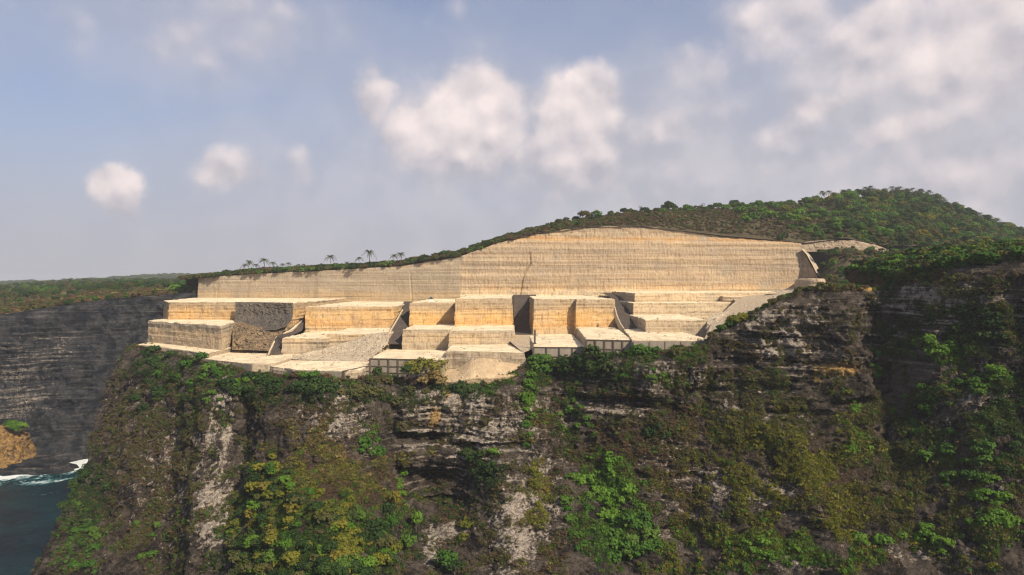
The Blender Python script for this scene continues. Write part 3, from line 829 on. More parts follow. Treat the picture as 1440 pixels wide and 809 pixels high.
def block(name, poly, z0, z1, mat, root=None, res=1.0, batter=0.05, amp=1.6, soft=0.5, wob_top=1.2):
    """a quarried block: footprint (counter-clockwise seen from above) extruded z0..z1, crumbled edges"""
    area = sum(poly[i][0] * poly[(i + 1) % len(poly)][1] - poly[(i + 1) % len(poly)][0] * poly[i][1] for i in range(len(poly)))
    if area < 0:
        poly = poly[::-1]
    pts, nor = resample(poly, res)
    n = len(pts)
    zs = list(np.arange(z0, z1 - soft - .05, res)) + [z1 - soft, z1 - soft * .35, z1]
    ins = [0.0] * (len(zs) - 2) + [soft * .25, soft * .8]
    V = []
    for z, i_ in zip(zs, ins):
        inset = i_ + batter * (z - z1)
        V.append(np.column_stack([pts[:, 0] - nor[:, 0] * inset, pts[:, 1] - nor[:, 1] * inset, np.full(n, z)]))
    V = np.stack(V)
    X, Y, Z = V[..., 0].copy(), V[..., 1].copy(), V[..., 2].copy()
    d = amp * (0.45 * fbm(X / 7, Y / 7, Z / 5, 3) + 0.28 * fbm(X / 1.7, Y / 1.7, Z / 1.7, 2) + 0.30 * perlin(Z / 1.1, X / 60, Y / 60 + 3))
    V[..., 0] += nor[None, :, 0] * d; V[..., 1] += nor[None, :, 1] * d
    edge = sstep(Z, z1 - 1.5, z1)
    V[..., 2] += edge * (wob_top * 0.6 * fbm(X / 9, Y / 9, X * 0 + 1, 3) - wob_top * 0.5 * np.clip(fbm(X / 3, Y / 3, X * 0 + 6, 2), 0, 1))
    nr = len(zs)
    i = np.arange(n)
    q = np.concatenate([np.stack([k * n + i, k * n + (i + 1) % n, (k + 1) * n + (i + 1) % n, (k + 1) * n + i], 1) for k in range(nr - 1)])
    bm = bmesh.new()
    vs = [bm.verts.new(v) for v in V.reshape(-1, 3)]
    for f in q:
        bm.faces.new([vs[j] for j in f])
    ring = [(nr - 1) * n + j for j in range(n)]
    for tri in tessellate_polygon([[Vector((V[-1, j, 0], V[-1, j, 1], 0.0)) for j in range(n)]]):
        p3 = [V[-1, k] for k in tri]
        up = (p3[1][0] - p3[0][0]) * (p3[2][1] - p3[0][1]) - (p3[1][1] - p3[0][1]) * (p3[2][0] - p3[0][0])
        if abs(up) < 1e-6:
            continue
        try:
            bm.faces.new([vs[ring[k]] for k in (tri if up > 0 else tri[::-1])])
        except ValueError:
            pass
    me = bpy.data.meshes.new(name); bm.to_mesh(me); bm.free()
    me.materials.append(mat)
    if root is None:
        return link(name, me)
    return child(name, me, root)


def foot(front, z, back_y, xl=None, xr=None):
    """footprint from pixel points along the front top edge at height z, run straight back to back_y"""
    pts = []
    for (px, py) in front:
        Y = Yat(py, z); pts.append(((px - CX) / F * Y, Y))
    l = (pts[0][0] if xl is None else xl, back_y); r = (pts[-1][0] if xr is None else xr, back_y)
    return pts + [r, l]


def patch(name, rows, mat, root=None, nu=60, nv=40, rough=0.6, scale=4.0, seed=0, smooth=False, edge_fade=True, bould=0.0):
    """surface through rows of (px, py, Y); every row runs left to right; displaced by noise"""
    K = len(rows)
    grid = []
    for row in rows:
        pr = np.array([P(*r) for r in row]); s = np.linspace(0, 1, len(row)); t = np.linspace(0, 1, nu)
        grid.append(np.stack([np.interp(t, s, pr[:, k]) for k in range(3)], 1))
    grid = np.stack(grid); s = np.linspace(0, 1, K); t = np.linspace(0, 1, nv)
    V = np.zeros((nv, nu, 3))
    for k in range(3):
        for j in range(nu):
            V[:, j, k] = np.interp(t, s, grid[:, j, k])
    X, Y, Z = V[..., 0], V[..., 1], V[..., 2]
    d = fbm(X / scale + seed, Y / scale, Z / scale, 4)
    if bould:
        d = d + bould * np.abs(perlin(X / 1.6, Y / 1.6, Z / 1.6 + seed))
    ef = 1.0
    if edge_fade:
        a = np.minimum(np.linspace(0, 1, nu), np.linspace(1, 0, nu))[None]; b = np.minimum(np.linspace(0, 1, nv), np.linspace(1, 0, nv))[:, None]
        ef = sstep(np.minimum(a + 0 * b, b + 0 * a), -0.05, 0.12)
    V = V.copy()
    V[..., 1] -= rough * d * ef; V[..., 2] += rough * 0.6 * fbm(X / scale, Y / scale + 8, Z / scale, 3) * ef
    me = mesh_np(name, V, grid_quads(nv, nu, True), mat, smooth)
    return child(name, me, root) if root else link(name, me)


def build_wall():
    root = tag(empty('quarry_wall', P(700, 415, 535)), 'tall sheer cut face of cream banded limestone above the terraces', 'rock wall')
    cols = np.arange(277, 1153.5, 0.85)
    nr = 84
    top = lerp_tab(cols, WALL, 1) + 1.2 * fbm(cols / 16, cols * 0 + 2, cols * 0, 3); Yw = lerp_tab(cols, WALL, 2)
    tz = zat(top, Yw)
    w = np.linspace(0, 1, nr)
    C, W = np.meshgrid(cols, w)
    Z = -22 + (tz[None] + 22) * W
    Y = np.broadcast_to(Yw, C.shape).copy()
    X = (C - CX) / F * Y
    rightpart = sstep(C, 646, 650)
    led = perlin(Z / 2.4, X / 120, X * 0 + 1.5) * 0.55 + perlin(Z / 0.9, X / 80, X * 0 + 7.5) * 0.35
    d = led * (0.5 + 0.7 * rightpart) + 0.9 * fbm(X / 22, Z / 14, X * 0, 3) + (0.25 + 0.35 * rightpart) * fbm(X / 1.6, Z / 2.4, X * 0 + 3, 3)
    d += 0.5 * rightpart * ridged(X / 3.2, Z / 30, X * 0 + 2, 2) * 0.5
    d += -1.8 * W * 1.0                                    # slight batter
    # ragged upper band breaks back above the orange parting on the right part
    d -= rightpart * 1.6 * sstep(Z, 31, 34) + rightpart * 1.1 * sstep(Z, 30, 36) * fbm(X / 6, Z / 5, X * 0 + 5, 3)
    d += (1 - rightpart) * -1.2 * sstep(Z, tz[None] - 5, tz[None] - 2) * sstep(C, 520, 600)
    # the crack
    pyv = CY - F * Z / Y
    cx = np.interp(pyv, [330, 350, 372, 385, 400, 420], [744, 744, 746, 737, 733.5, 731])
    d -= 1.5 * np.exp(-((C - cx) / 1.1) ** 2) * sstep(pyv, 340, 372) * 1.0
    cx2 = np.interp(pyv, [360, 420], [575, 579])
    d -= 0.7 * np.exp(-((C - cx2) / 0.8) ** 2) * sstep(pyv, 378, 392)
    cx3 = np.interp(pyv, [400, 420], [305, 304.5])
    d -= 0.8 * np.exp(-((C - cx3) / 0.8) ** 2) * sstep(pyv, 404, 410)
    Y2 = Y - d
    V = np.stack([X, Y2, Z], -1)
    topb = V[-1].copy(); topb[:, 1] += 9
    V = np.concatenate([V, topb[None]])
    left = V[:, 0].copy(); left[:, 1] += 90; left[:, 0] += 2
    left0 = V[:, 0].copy(); left0[:, 1] += 10; left0[:, 0] -= 0.5
    V = np.concatenate([left[:, None], left0[:, None], V], 1)
    k = int(np.searchsorted(cols, 647)) + 2
    child('landward_face', mesh_np('landward_face', V[:, k:], grid_quads(V.shape[0], V.shape[1] - k), M_wall), root)
    child('seaward_face', mesh_np('seaward_face', V[:, :k + 1], grid_quads(V.shape[0], k + 1), M_wall_grey), root)
    # pale broken crest where the wall tapers off
    patch('crest', [[(1127, 350, 546), (1134, 358, 544), (1141, 370, 541), (1149, 386, 536), (1166, 402, 520)], [(1130, 350.5, 549), (1137, 358.5, 548), (1144, 370, 545), (1153, 385, 540), (1172, 402, 524)], [(1133, 352, 552), (1140, 360, 552), (1148, 371, 550), (1158, 386, 545), (1180, 404, 528)]], M_scree, root, 90, 16, .9, 2.5, 7, bould=.5)
    poly = [(194 + 8.2 * math.cos(t), 466 + 17 * math.sin(t)) for t in np.linspace(-math.pi, 0, 14)] + [(209, 492), (232, 546), (219, 546), (197, 492)]
    block('rounded_buttress', poly, -10, zat(392, 460), M_fin, root, res=0.8, batter=0.16, amp=1.6, soft=1.6)
    # broken rock band that carries on past the fin
    patch('broken_face', [[(1127, 341, 552), (1160, 337.5, 553), (1200, 338, 556), (1230, 344, 562), (1250, 351, 568)], [(1127, 346, 551), (1160, 343, 552), (1200, 343, 555), (1230, 347.5, 561), (1250, 352, 568)], [(1127, 355, 550), (1160, 353, 551), (1200, 352, 554), (1230, 353, 560), (1250, 355, 567)]], M_broken, root, 170, 26, 1.6, 3.0, 3, bould=.5)


ZB = -60.0
def build_terraces():
    # ---- terrace A (at the seaward end)
    A = tag(empty('stone_terrace', P(290, 492, 375)), 'two stepped limestone terrace at the seaward end with a dark broken face', 'quarry terrace', 'stepped quarry terraces below the cut wall')
    zA = zat(425.3, 430); zA2 = zat(450, 430); zAp = -34.2
    fa = [(238, 425.1), (332, 425.3), (412, 426)]
    pts = foot(fa, zA, 605); pts = pts[:-1] + [(-262, 605), ((231 - CX) / F * 478, 478)]
    block('upper_bench', pts, zA2 - 6, zA, M_terrace, A)
    pts = foot([(209, 451), (260, 454.5), (311, 458)], zA2, 450); pts = pts[:-2] + [((331 - CX) / F * 408, 408), (-172, 450), (-222, 470)]
    block('lower_bench', pts, ZB, zA2, M_lower, A)
    pts = foot([(192, 484.2), (224, 487.2), (260, 492.2), (289, 497.2)], zAp, 440)
    block('platform', pts, ZB, zAp, M_pale, A, wob_top=.5)
    zA3 = -36.4
    pts = foot([(284, 504), (320, 508.5), (356, 511.5), (386, 511)], zA3, 400)
    block('platform', pts, ZB, zA3, M_pale, A, wob_top=.5)
    # dark weathered face and its rubble foot
    patch('dark_face', [[(331, 424.9, 424.0), (360, 425.1, 423.5), (390, 425.5, 419.0), (412, 425.9, 414.0)], [(331, 432, 422.5), (360, 433, 422.0), (390, 433, 417.5), (412, 433, 412.5)], [(331, 442, 420.0), (360, 444, 420.0), (390, 443, 415.5), (412, 441, 409.5)],
                        [(331, 452, 412.0), (360, 456, 411.0), (390, 454, 405.5), (410, 450, 399.5)], [(331, 460, 401.0), (360, 466, 397.0), (388, 464, 395.0), (404, 459, 397.0)]], M_darkrock, A, 110, 70, 1.6, 3.2, 2, bould=0.8)
    patch('rubble_foot', [[(329, 452.5, 410), (340, 453, 408), (352, 457, 404), (375, 462, 400), (404, 459, 402)], [(327, 466, 396), (340, 463, 396), (352, 468, 394), (375, 474, 392), (396, 470, 394)],
                          [(327, 480, 384), (340, 478, 384), (352, 481, 382), (370, 484, 380), (388, 482, 382)], [(326, 492.5, 378), (340, 492.3, 376), (352, 492.5, 375), (368, 493, 374), (380, 493.5, 374)]], M_brownrock, A, 110, 80, 1.9, 3.0, 6, bould=1.3)
    # ---- terrace B
    B = tag(empty('stone_terrace', P(470, 505, 360)), 'two stepped limestone terrace half buried by pale scree', 'quarry terrace', 'stepped quarry terraces below the cut wall')
    zB = zat(431, 426); zBl = -27.9; zBr = zat(461.3, 428); zBp = -37.6
    block('upper_bench', foot([(430, 431.4), (480, 431.2), (554, 430.7)], zB, 572), zBl - 6, zB, M_terrace, B)
    block('lower_bench', foot([(397, 475.5), (430, 475.3), (460, 475.7)], zBl, 440), ZB, zBl, M_lower, B)
    block('lower_bench', foot([(459, 469.9), (490, 469.6), (535, 469.2), (546, 469)], zBr, 440), ZB, zBr, M_lower, B)
    block('platform', foot([(358, 509.5), (385, 516), (414, 519.4), (450, 521), (482, 521.6), (508, 519.5), (520, 512)], zBp, 392), ZB, zBp, M_pale, B, wob_top=.5)
    # ---- terrace C
    C = tag(empty('stone_terrace', P(640, 492, 360)), 'golden limestone terrace carrying the little white hut', 'quarry terrace', 'stepped quarry terraces below the cut wall')
    zC1 = zat(425.6, 420); zC2 = zat(420, 414); zCl = zat(457, 418); zCp = -34.7; zCr = -31.2
    block('upper_bench', foot([(576.5, 425.6), (641, 425.2)], zC1, 552), zCl - 6, zC1, M_terrace, C)
    block('upper_bench', foot([(640.5, 420.3), (680, 420), (719.5, 419.8)], zC2, 552), zCl - 6, zC2, M_terrace, C)
    block('lower_bench', foot([(566.5, 463.2), (600, 463.1), (633, 463.3)], zCl, 436), ZB, zCl, M_lower, C)
    block('lower_bench', foot([(632, 465), (680, 464.8), (723.5, 464.2)], zCl - .05, 436), ZB, zCl - .05, M_lower, C)
    block('platform', foot([(520.5, 503.9), (560, 505), (600, 505.5), (626, 506)], zCp, 400), ZB, zCp, M_pale, C, wob_top=.5)
    block('platform', foot([(627, 493.2), (660, 494), (700, 495.4), (738, 496.6)], zCr, 396), ZB, zCr, M_pale, C, wob_top=.5)
    # ---- terrace D
    D = tag(empty('stone_terrace', P(810, 480, 360)), 'golden limestone terrace above the panelled retaining walls with one sunken bay', 'quarry terrace', 'stepped quarry terraces below the cut wall')
    zD = zat(420.8, 406); zDp = zat(470, 405); zDr = zat(460.7, 400)
    block('upper_bench', foot([(751, 421), (780, 420.8), (818, 420.6)], zD, 556), ZB, zD, M_terrace, D)
    block('upper_bench', foot([(810.5, 421.1), (840, 421), (864.5, 420.9)], zD - .04, 556, xr=(864.5 - CX) / F * 396 - 4), ZB, zD - .04, M_terrace, D)
    block('platform', foot([(750, 487.8), (785, 488), (826, 488.6)], zDp, 412), ZB, zDp, M_pale, D, wob_top=.5)
    block('platform', foot([(824.5, 477.4), (856, 477.9), (889.5, 478.6)], zDr, 412, xl=(813 - CX) / F * 398, xr=(877 - CX) / F * 380), ZB, zDr, M_pale, D, wob_top=.5)
    # ---- terrace E
    E = tag(empty('stone_terrace', P(960, 470, 350)), 'low pale limestone terrace of three shallow steps beside the dirt road', 'quarry terrace', 'stepped quarry terraces below the cut wall')
    zE1 = zat(411.8, 440); zE2 = zat(424.7, 440); zE3 = zat(442.4, 414); zEp = -23.7
    block('upper_bench', foot([(893, 412), (1015, 411.6), (1132, 411.25)], zE1, 562, xl=(875 - CX) / F * 490), ZB, zE1, M_pale, E)
    block('middle_bench', foot([(890.7, 426.4), (960, 426.0), (1036, 425.0)], zE2, 470), ZB, zE2, M_pale, E)
    block('lower_bench', foot([(895, 445.5), (908, 449.7), (950, 449.9), (996, 449.7)], zE3, 440), ZB, zE3, M_pale, E)
    block('platform', foot([(889, 478.7), (940, 478.8), (1003, 478.6)], zEp, 380, xl=(880 - CX) / F * 372), ZB, zEp, M_pale, E, wob_top=.5)
    block('side_step', [((1017 - CX) / F * 440, 440), ((1044 - CX) / F * 436, 436), ((1044 - CX) / F * 436, 470), ((1017 - CX) / F * 440, 470)], ZB, -7.4, M_pale, E)
    # ---- ramps cut between the terraces
    def ramp(name, rows, label, seed, mat=M_ramp_shade, nu=24, nv=50, rough=.4):  # dark patches laid over sunlit bench sides so the cuts look shaded
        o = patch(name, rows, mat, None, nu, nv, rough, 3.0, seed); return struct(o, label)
    ramp('ramp', [[(429, 441, 446), (431, 434, 452)], [(426, 447.4, 431), (428, 450, 428)], [(415.7, 456.2, 413), (425, 465, 412)], [(398, 468.3, 398), (412, 471, 400)], [(389, 473, 391), (399, 476, 374)], [(384, 482, 379), (398, 490, 372)], [(376, 498, 362), (398, 500.5, 368)]], 'dark earth ramp with painted-in shade climbing past the dark broken face', 1)
    ramp('ramp', [[(568, 424, 500), (580, 424, 500)], [(566, 435, 441), (579, 432, 455)], [(558, 449.5, 419), (579, 446, 442)], [(549.4, 464.2, 397), (578, 459, 424)], [(545.2, 474, 385), (569, 470, 398)], [(543, 484, 376), (567, 484.5, 380)]], 'dark earth ramp with painted-in shade in the cut beside the terrace with the hut', 2)
    ramp('ramp', [[(722, 413.5, 540), (754, 413.5, 540)], [(722, 419.5, 500), (754, 419.5, 500)], [(722, 455, 474), (754, 455, 474)], [(722, 471, 398), (754, 471, 398)]], 'shade-painted floor and back of the narrow notch between two golden terraces', 3, rough=.3)
    ramp('ramp', [[(846, 412, 535), (876, 412, 535)], [(858, 417.5, 490), (880, 419, 490)], [(864.5, 432, 425), (892, 434, 440)], [(868.5, 445, 400), (897, 446, 410)], [(873, 456, 386), (901, 456, 392)], [(879, 466.5, 371), (909, 467.5, 371)]], 'wide dark earth ramp with painted-in shade beside the three shallow steps', 4)
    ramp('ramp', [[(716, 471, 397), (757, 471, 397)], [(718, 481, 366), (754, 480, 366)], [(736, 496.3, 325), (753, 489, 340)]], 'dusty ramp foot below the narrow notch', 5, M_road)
    # pale berm curving down beside the first ramp
    rows = []
    path = [(430, 443, 440), (426, 447.6, 430), (415.7, 456.4, 412), (409, 463.2, 404), (398, 468.5, 397), (390, 472.5, 391), (384.4, 482, 378), (378, 494, 362)]
    taper = [.3, .8, 1.2, 1.0, .8, 1.0, .8, .35]
    path = path + [(375.5, 500.5, 357)]; taper.append(.05)
    for off, dz in ((-3.0, -4), (-1.5, -.7), (-0.3, .3), (0.7, 0), (1.2, -4)):
        rows.append([(px + off * t / Y * F, py - (dz * t - .5) / Y * F, Y) for (px, py, Y), t in zip(path, taper)])
    bo = patch('rock_berm', rows, M_pale, None, 90, 18, 1.0, 4.0, 4, edge_fade=False)
    tag(bo, 'pale rock berm curving down beside the ramp and dark face', 'rock berm')
    path = [(566, 435.5, 440), (558, 450, 418), (549.4, 464.5, 396), (545.4, 474, 384), (544, 481, 376)]
    rows = [[(px + off / Y * F, py - dz / Y * F, Y) for px, py, Y in path] for off, dz in ((-.9, -3), (-.4, .1), (0.0, .35), (.35, .1), (.6, -3))]
    tag(patch('rock_berm', rows, M_pale, None, 60, 12, .25, 3.0, 5, edge_fade=False), 'thin pale rock berm edging the cut beside the hut terrace', 'rock berm')
    path = [(864.5, 432, 394), (868, 445, 388), (873, 456, 382), (879, 464.5, 376)]
    rows = [[(px + off / Y * F, py - dz / Y * F, Y) for px, py, Y in path] for off, dz in ((-.9, -3), (-.4, .1), (0.0, .3), (.35, .1), (.6, -3))]
    tag(patch('rock_berm', rows, M_pale, None, 50, 12, .25, 3.0, 6, edge_fade=False), 'thin pale rock berm beside the wide ramp', 'rock berm')
    # road on the landward side
    o = patch('road', [[(1028, 415.5, 470), (1060, 411.5, 480), (1100, 410.5, 480), (1140, 409.5, 480)], [(1034, 424, 420), (1060, 420, 425), (1100, 414, 430), (1140, 411, 430)], [(1016, 440, 372), (1040, 434, 380), (1090, 425, 380), (1140, 416, 380)],
                       [(1000, 456, 345), (1030, 449, 345), (1080, 438, 340), (1130, 425, 335)], [(990, 478, 302), (1030, 468, 308), (1080, 455, 312), (1130, 440, 316)]], M_road, None, 90, 70, 0.8, 9.0, 8)
    struct(o, 'pale dirt road climbing beside the three step terrace')
    # scree, mound
    o = patch('scree', [[(412, 500, 358), (462, 489, 369), (492, 479.5, 374), (520, 469.8, 373.5), (548, 466, 373)], [(410, 503.3, 356), (460, 499, 362), (492, 494, 364), (520, 487, 363), (547, 477, 366)],
                        [(408, 505.5, 352), (460, 507.3, 350), (492, 509, 346), (517, 508, 346), (545, 484, 362)]], M_scree, None, 130, 50, 0.9, 2.4, 12, bould=.35)
    tag(o, 'pale scree of broken limestone spilling over the lower bench', 'scree')
    o = patch('rubble_mound', [[(628, 520, 333), (645, 518, 332), (662, 506, 331), (680, 502, 330), (697, 503, 330), (715, 506, 329), (745, 505, 328)], [(625, 527, 326), (645, 524, 325), (662, 515, 324), (680, 512, 323), (700, 512, 322), (715, 514, 322), (740, 514, 323)],
                               [(615, 538, 319), (640, 536, 316), (662, 532, 315), (685, 532, 314), (710, 531, 314), (730, 526, 316), (745, 522, 317)], [(606, 556, 322), (640, 560, 320), (665, 562, 319), (690, 562, 318), (715, 556, 318), (735, 546, 320), (750, 536, 321)]], M_mound, None, 130, 60, .8, 5.0, 21, bould=.12)
    tag(o, 'golden mound of loose rubble heaped against the hut terrace', 'rubble mound')
    o = patch('rubble_mound', [[(996, 447, 358), (1006, 441, 364), (1020, 438, 372), (1030, 436, 380)], [(994, 455, 350), (1006, 450, 352), (1022, 446, 360), (1032, 442, 372)], [(993, 470, 336), (1008, 464, 340), (1024, 455, 350), (1036, 447, 364)]], M_scree, None, 60, 40, 1.2, 3.0, 31, bould=.7)
    tag(o, 'pale rubble heap at the end of the three step terrace', 'rubble mound')
    o = patch('rubble_mound', [[(1082, 411, 470), (1110, 405, 480), (1124, 402, 470)], [(1078, 413, 455), (1108, 410, 455), (1126, 408, 452)], [(1076, 414, 440), (1106, 413.5, 440), (1128, 413, 440)]], M_scree, None, 40, 24, .8, 3.0, 33, bould=.5)
    tag(o, 'low spoil heap at the foot of the wall beside its end buttress', 'rubble mound')
    return dict(zA=zA, zC1=zC1, zCp=zCp, zDp=zDp, zDr=zDr, zEp=zEp, zBp=zBp, zA3=zA3, zAp=zAp, zCr=zCr)


def unit_box():
    bm = bmesh.new(); bmesh.ops.create_cube(bm, size=1.0)
    bmesh.ops.bevel(bm, geom=list(bm.edges), offset=0.03, segments=1, affect='EDGES')
    me = bpy.data.meshes.new('box'); bm.to_mesh(me); bm.free()
    return me


def retaining(label, a, b, z_top, heights, n, post_w=0.7, mats=None, posts=True, group='panelled retaining walls along the cliff edge'):
    """a, b: plan points of the top front edge; rows of panels between posts and beams"""
    root = tag(empty('retaining_wall', (a[0], a[1], z_top - sum(heights))), label, 'retaining wall', group)
    A = Vector((a[0], a[1], 0)); B = Vector((b[0], b[1], 0)); d = (B - A); L = d.length; d.normalize()
    ang = math.atan2(d.y, d.x); nrm = Vector((d.y, -d.x, 0))
    meshes = {}
    for k, m in (('panel', mats or M_panel), ('post', M_post)):
        me = unit_box(); me.materials.append(m); meshes[k] = me
    def add(name, kind, s, z, ln, ht, th, out):
        o = link(name, meshes[kind], root)
        o.matrix_parent_inverse = Matrix.Translation(-root.location)
        c = A + d * s + nrm * out
        o.location = (c.x, c.y, z); o.rotation_euler = (0, 0, ang); o.scale = (ln, th, ht)
        return o
    z = z_top
    step = L / n
    for r, h in enumerate(heights):
        for i in range(n):
            add('panel', 'panel', (i + .5) * step, z - h / 2, step - post_w * .6, h - .3, .8, .15 + random.uniform(-.08, .08))
        if posts:
            add('beam', 'post', L / 2, z - h, L + .4, .38, .9, .36)
        z -= h
    if posts:
        add('coping', 'post', L / 2, z_top + .02, L + .6, .34, 1.2, .25)
        for i in range(n + 1):
            add('post', 'post', i * step, z_top - sum(heights) / 2, post_w, sum(heights) + .4, 1.0, .42)
    return root


def plan(px, py, z):
    Y = Yat(py, z); return ((px - CX) / F * Y, Y)


def build_retaining(Z):
    retaining('grey panelled retaining wall below the platform beside the pale scree', plan(521, 504.2, Z['zCp']), plan(600, 505.8, Z['zCp']), Z['zCp'] - .1, [3.4, 3.0, 2.4], 6)
    retaining('low panelled retaining wall in front of the sunken bay', plan(750.5, 488.1, Z['zDp']), plan(823, 488.8, Z['zDp']), Z['zDp'] - .1, [4.2, 3.0], 4)
    retaining('panelled retaining wall below the platform beside the wide ramp', plan(825, 477.8, Z['zDr']), plan(888.5, 478.9, Z['zDr']), Z['zDr'] - .1, [3.9, 3.4], 5)
    retaining('plain stone retaining wall below the three step terrace', plan(890, 478.9, Z['zEp']), plan(1001, 478.8, Z['zEp']), Z['zEp'] - .1, [5.6], 5, posts=False, mats=M_plainwall)
    retaining('plain grey retaining wall below the dark broken face', plan(285, 504.2, Z['zA3']), plan(356, 511.8, Z['zA3']), Z['zA3'] - .1, [5.0], 3, posts=False, mats=M_plainwall)
    retaining('grey angled retaining wall at the foot of the curving berm', plan(358.5, 509.8, Z['zBp']), plan(414, 519.7, Z['zBp']), Z['zBp'] - .1, [5.6], 2, posts=False, mats=M_plainwall)
    retaining('long grey retaining wall below the scree platform', plan(415, 519.8, Z['zBp']), plan(481, 521.9, Z['zBp']), Z['zBp'] - .1, [4.6], 3, posts=False, mats=M_plainwall)
    retaining('short brown posted retaining wall under the scree platform', plan(482, 521.9, Z['zBp']), plan(518, 514.5, Z['zBp']), Z['zBp'] - .1, [2.2, 2.0], 3)
    # hut
    h = tag(empty('hut', plan(606, 424.3, Z['zC1']) + (Z['zC1'],)), 'tiny white hut with a dark roof on top of a golden terrace', 'hut')
    def box(name, mat, s, c):
        me = unit_box(); me.materials.append(mat); o = link(name, me, h); o.location = c; o.scale = s
        return o
    wl = box('wall', M_white, (2.4, 2.2, 1.7), (0, 0, .8)); box('roof', M_darkroof, (2.9, 2.8, .35), (0, 0, 1.85)); box('tank', M_darkroof, (1.3, 1.2, 1.0), (0.1, 0, 2.5)); box('step', M_white, (3.4, 1.0, .5), (.5, -1.4, .2))
    # mast-like marker post at the notch
    p = empty('marker_post', plan(752, 484, Z['zDp']) + (Z['zDp'],)); tag(p, 'dark upright post at the corner of the sunken bay', 'post')
    me = unit_box(); me.materials.append(M_darkroof); o = link('shaft', me, p); o.scale = (.9, .9, 7.0); o.location = (0, 0, 3.2)
    me = unit_box(); me.materials.append(M_post); o = link('base', me, p); o.scale = (1.6, 1.6, .8); o.location = (0, 0, .2)


# ------------------------------------------------------------------ plants
def quads_mesh(name, c, ax, ay, mat):
    """leaf quads: centres c, half axes ax, ay"""
    n = len(c)
    V = np.stack([c - ax - ay, c + ax - ay, c + ax * .7 + ay, c - ax * .7 + ay], 1).reshape(-1, 3)
    return mesh_np(name, V, np.arange(4 * n).reshape(-1, 4), mat)


def crown_mesh(name, mat, rng, clumps=40, per=16, rad=(1, 1, .8), leaf=.12, clump_r=.24, centre=(0, 0, .75), hollow=.55, lobes=5):
    lob = rng.normal(size=(lobes, 3)); lob /= np.linalg.norm(lob, axis=1)[:, None]
    lob[:, 2] = np.abs(lob[:, 2]) * .8 - .1
    d = rng.normal(size=(clumps, 3)); d /= np.linalg.norm(d, axis=1)[:, None]
    d[:, 2] = np.where(d[:, 2] < -.45, -d[:, 2], d[:, 2])
    bulge = np.clip((d @ lob.T).max(1), 0, 1) ** 2
    r = (hollow + (1 - hollow) * rng.random(clumps) ** .6) * (.62 + .42 * bulge)
    cc = d * r[:, None] * np.array(rad) + np.array(centre)
    c = np.repeat(cc, per, 0); dd = np.repeat(d, per, 0)
    sz = np.repeat(rng.uniform(.6, 1.3, clumps), per)
    off = rng.normal(size=c.shape); off /= np.linalg.norm(off, axis=1)[:, None]
    off *= (rng.random(len(c)) ** .45)[:, None] * clump_r * sz[:, None]
    off[:, 2] *= .7
    c = c + off
    nrm = off / (np.linalg.norm(off, axis=1)[:, None] + 1e-6) + .5 * dd + rng.normal(size=c.shape) * .5 + np.array([0, 0, .5])
    nrm /= np.linalg.norm(nrm, axis=1)[:, None]
    t = np.cross(nrm, rng.normal(size=c.shape)); t /= np.linalg.norm(t, axis=1)[:, None]
    b = np.cross(nrm, t)
    s = leaf * rng.uniform(.55, 1.25, len(c))[:, None]
    return quads_mesh(name, c, t * s, b * s * .8, mat)


def blade_mesh(name, mat, rng, n, spread):
    """a tuft of grass and trailing stems"""
    b = np.column_stack([rng.normal(size=n) * .45 * spread, rng.normal(size=n) * .3, rng.normal(size=n) * .25])
    a = rng.uniform(0, 6.28, n); tilt = rng.uniform(.1, 1.5, n); L = rng.uniform(.3, .85, n)
    d = np.column_stack([np.cos(a) * np.sin(tilt), np.sin(a) * np.sin(tilt), np.cos(tilt)])
    d[rng.random(n) < .35, 2] *= -.8                      # some hang down the rock
    w = np.cross(d, rng.normal(size=(n, 3))); w /= np.linalg.norm(w, axis=1)[:, None]
    ay = d * L[:, None] * .5
    return quads_mesh(name, b + ay, w * rng.uniform(.03, .075, n)[:, None], ay, mat)


def tube_np(path, radii, seg=6):
    path = np.array(path, float); V, Q = [], []
    for i, (p, r) in enumerate(zip(path, radii)):
        d = path[min(i + 1, len(path) - 1)] - path[max(i - 1, 0)]; d /= np.linalg.norm(d)
        a = np.cross(d, [0.3, 1, 0.1]); a /= np.linalg.norm(a); b = np.cross(d, a)
        for k in range(seg):
            t = 2 * math.pi * k / seg; V.append(p + r * (a * math.cos(t) + b * math.sin(t)))
    for i in range(len(path) - 1):
        for k in range(seg):
            Q.append((i * seg + k, i * seg + (k + 1) % seg, (i + 1) * seg + (k + 1) % seg, (i + 1) * seg + k))
    return np.array(V), np.array(Q)
def join_tubes(name, tubes, mat):
    V, Q, o = [], [], 0
    for v, q in tubes:
        V.append(v); Q.append(q + o); o += len(v)
    return mesh_np(name, np.concatenate(V), np.concatenate(Q), mat, True)


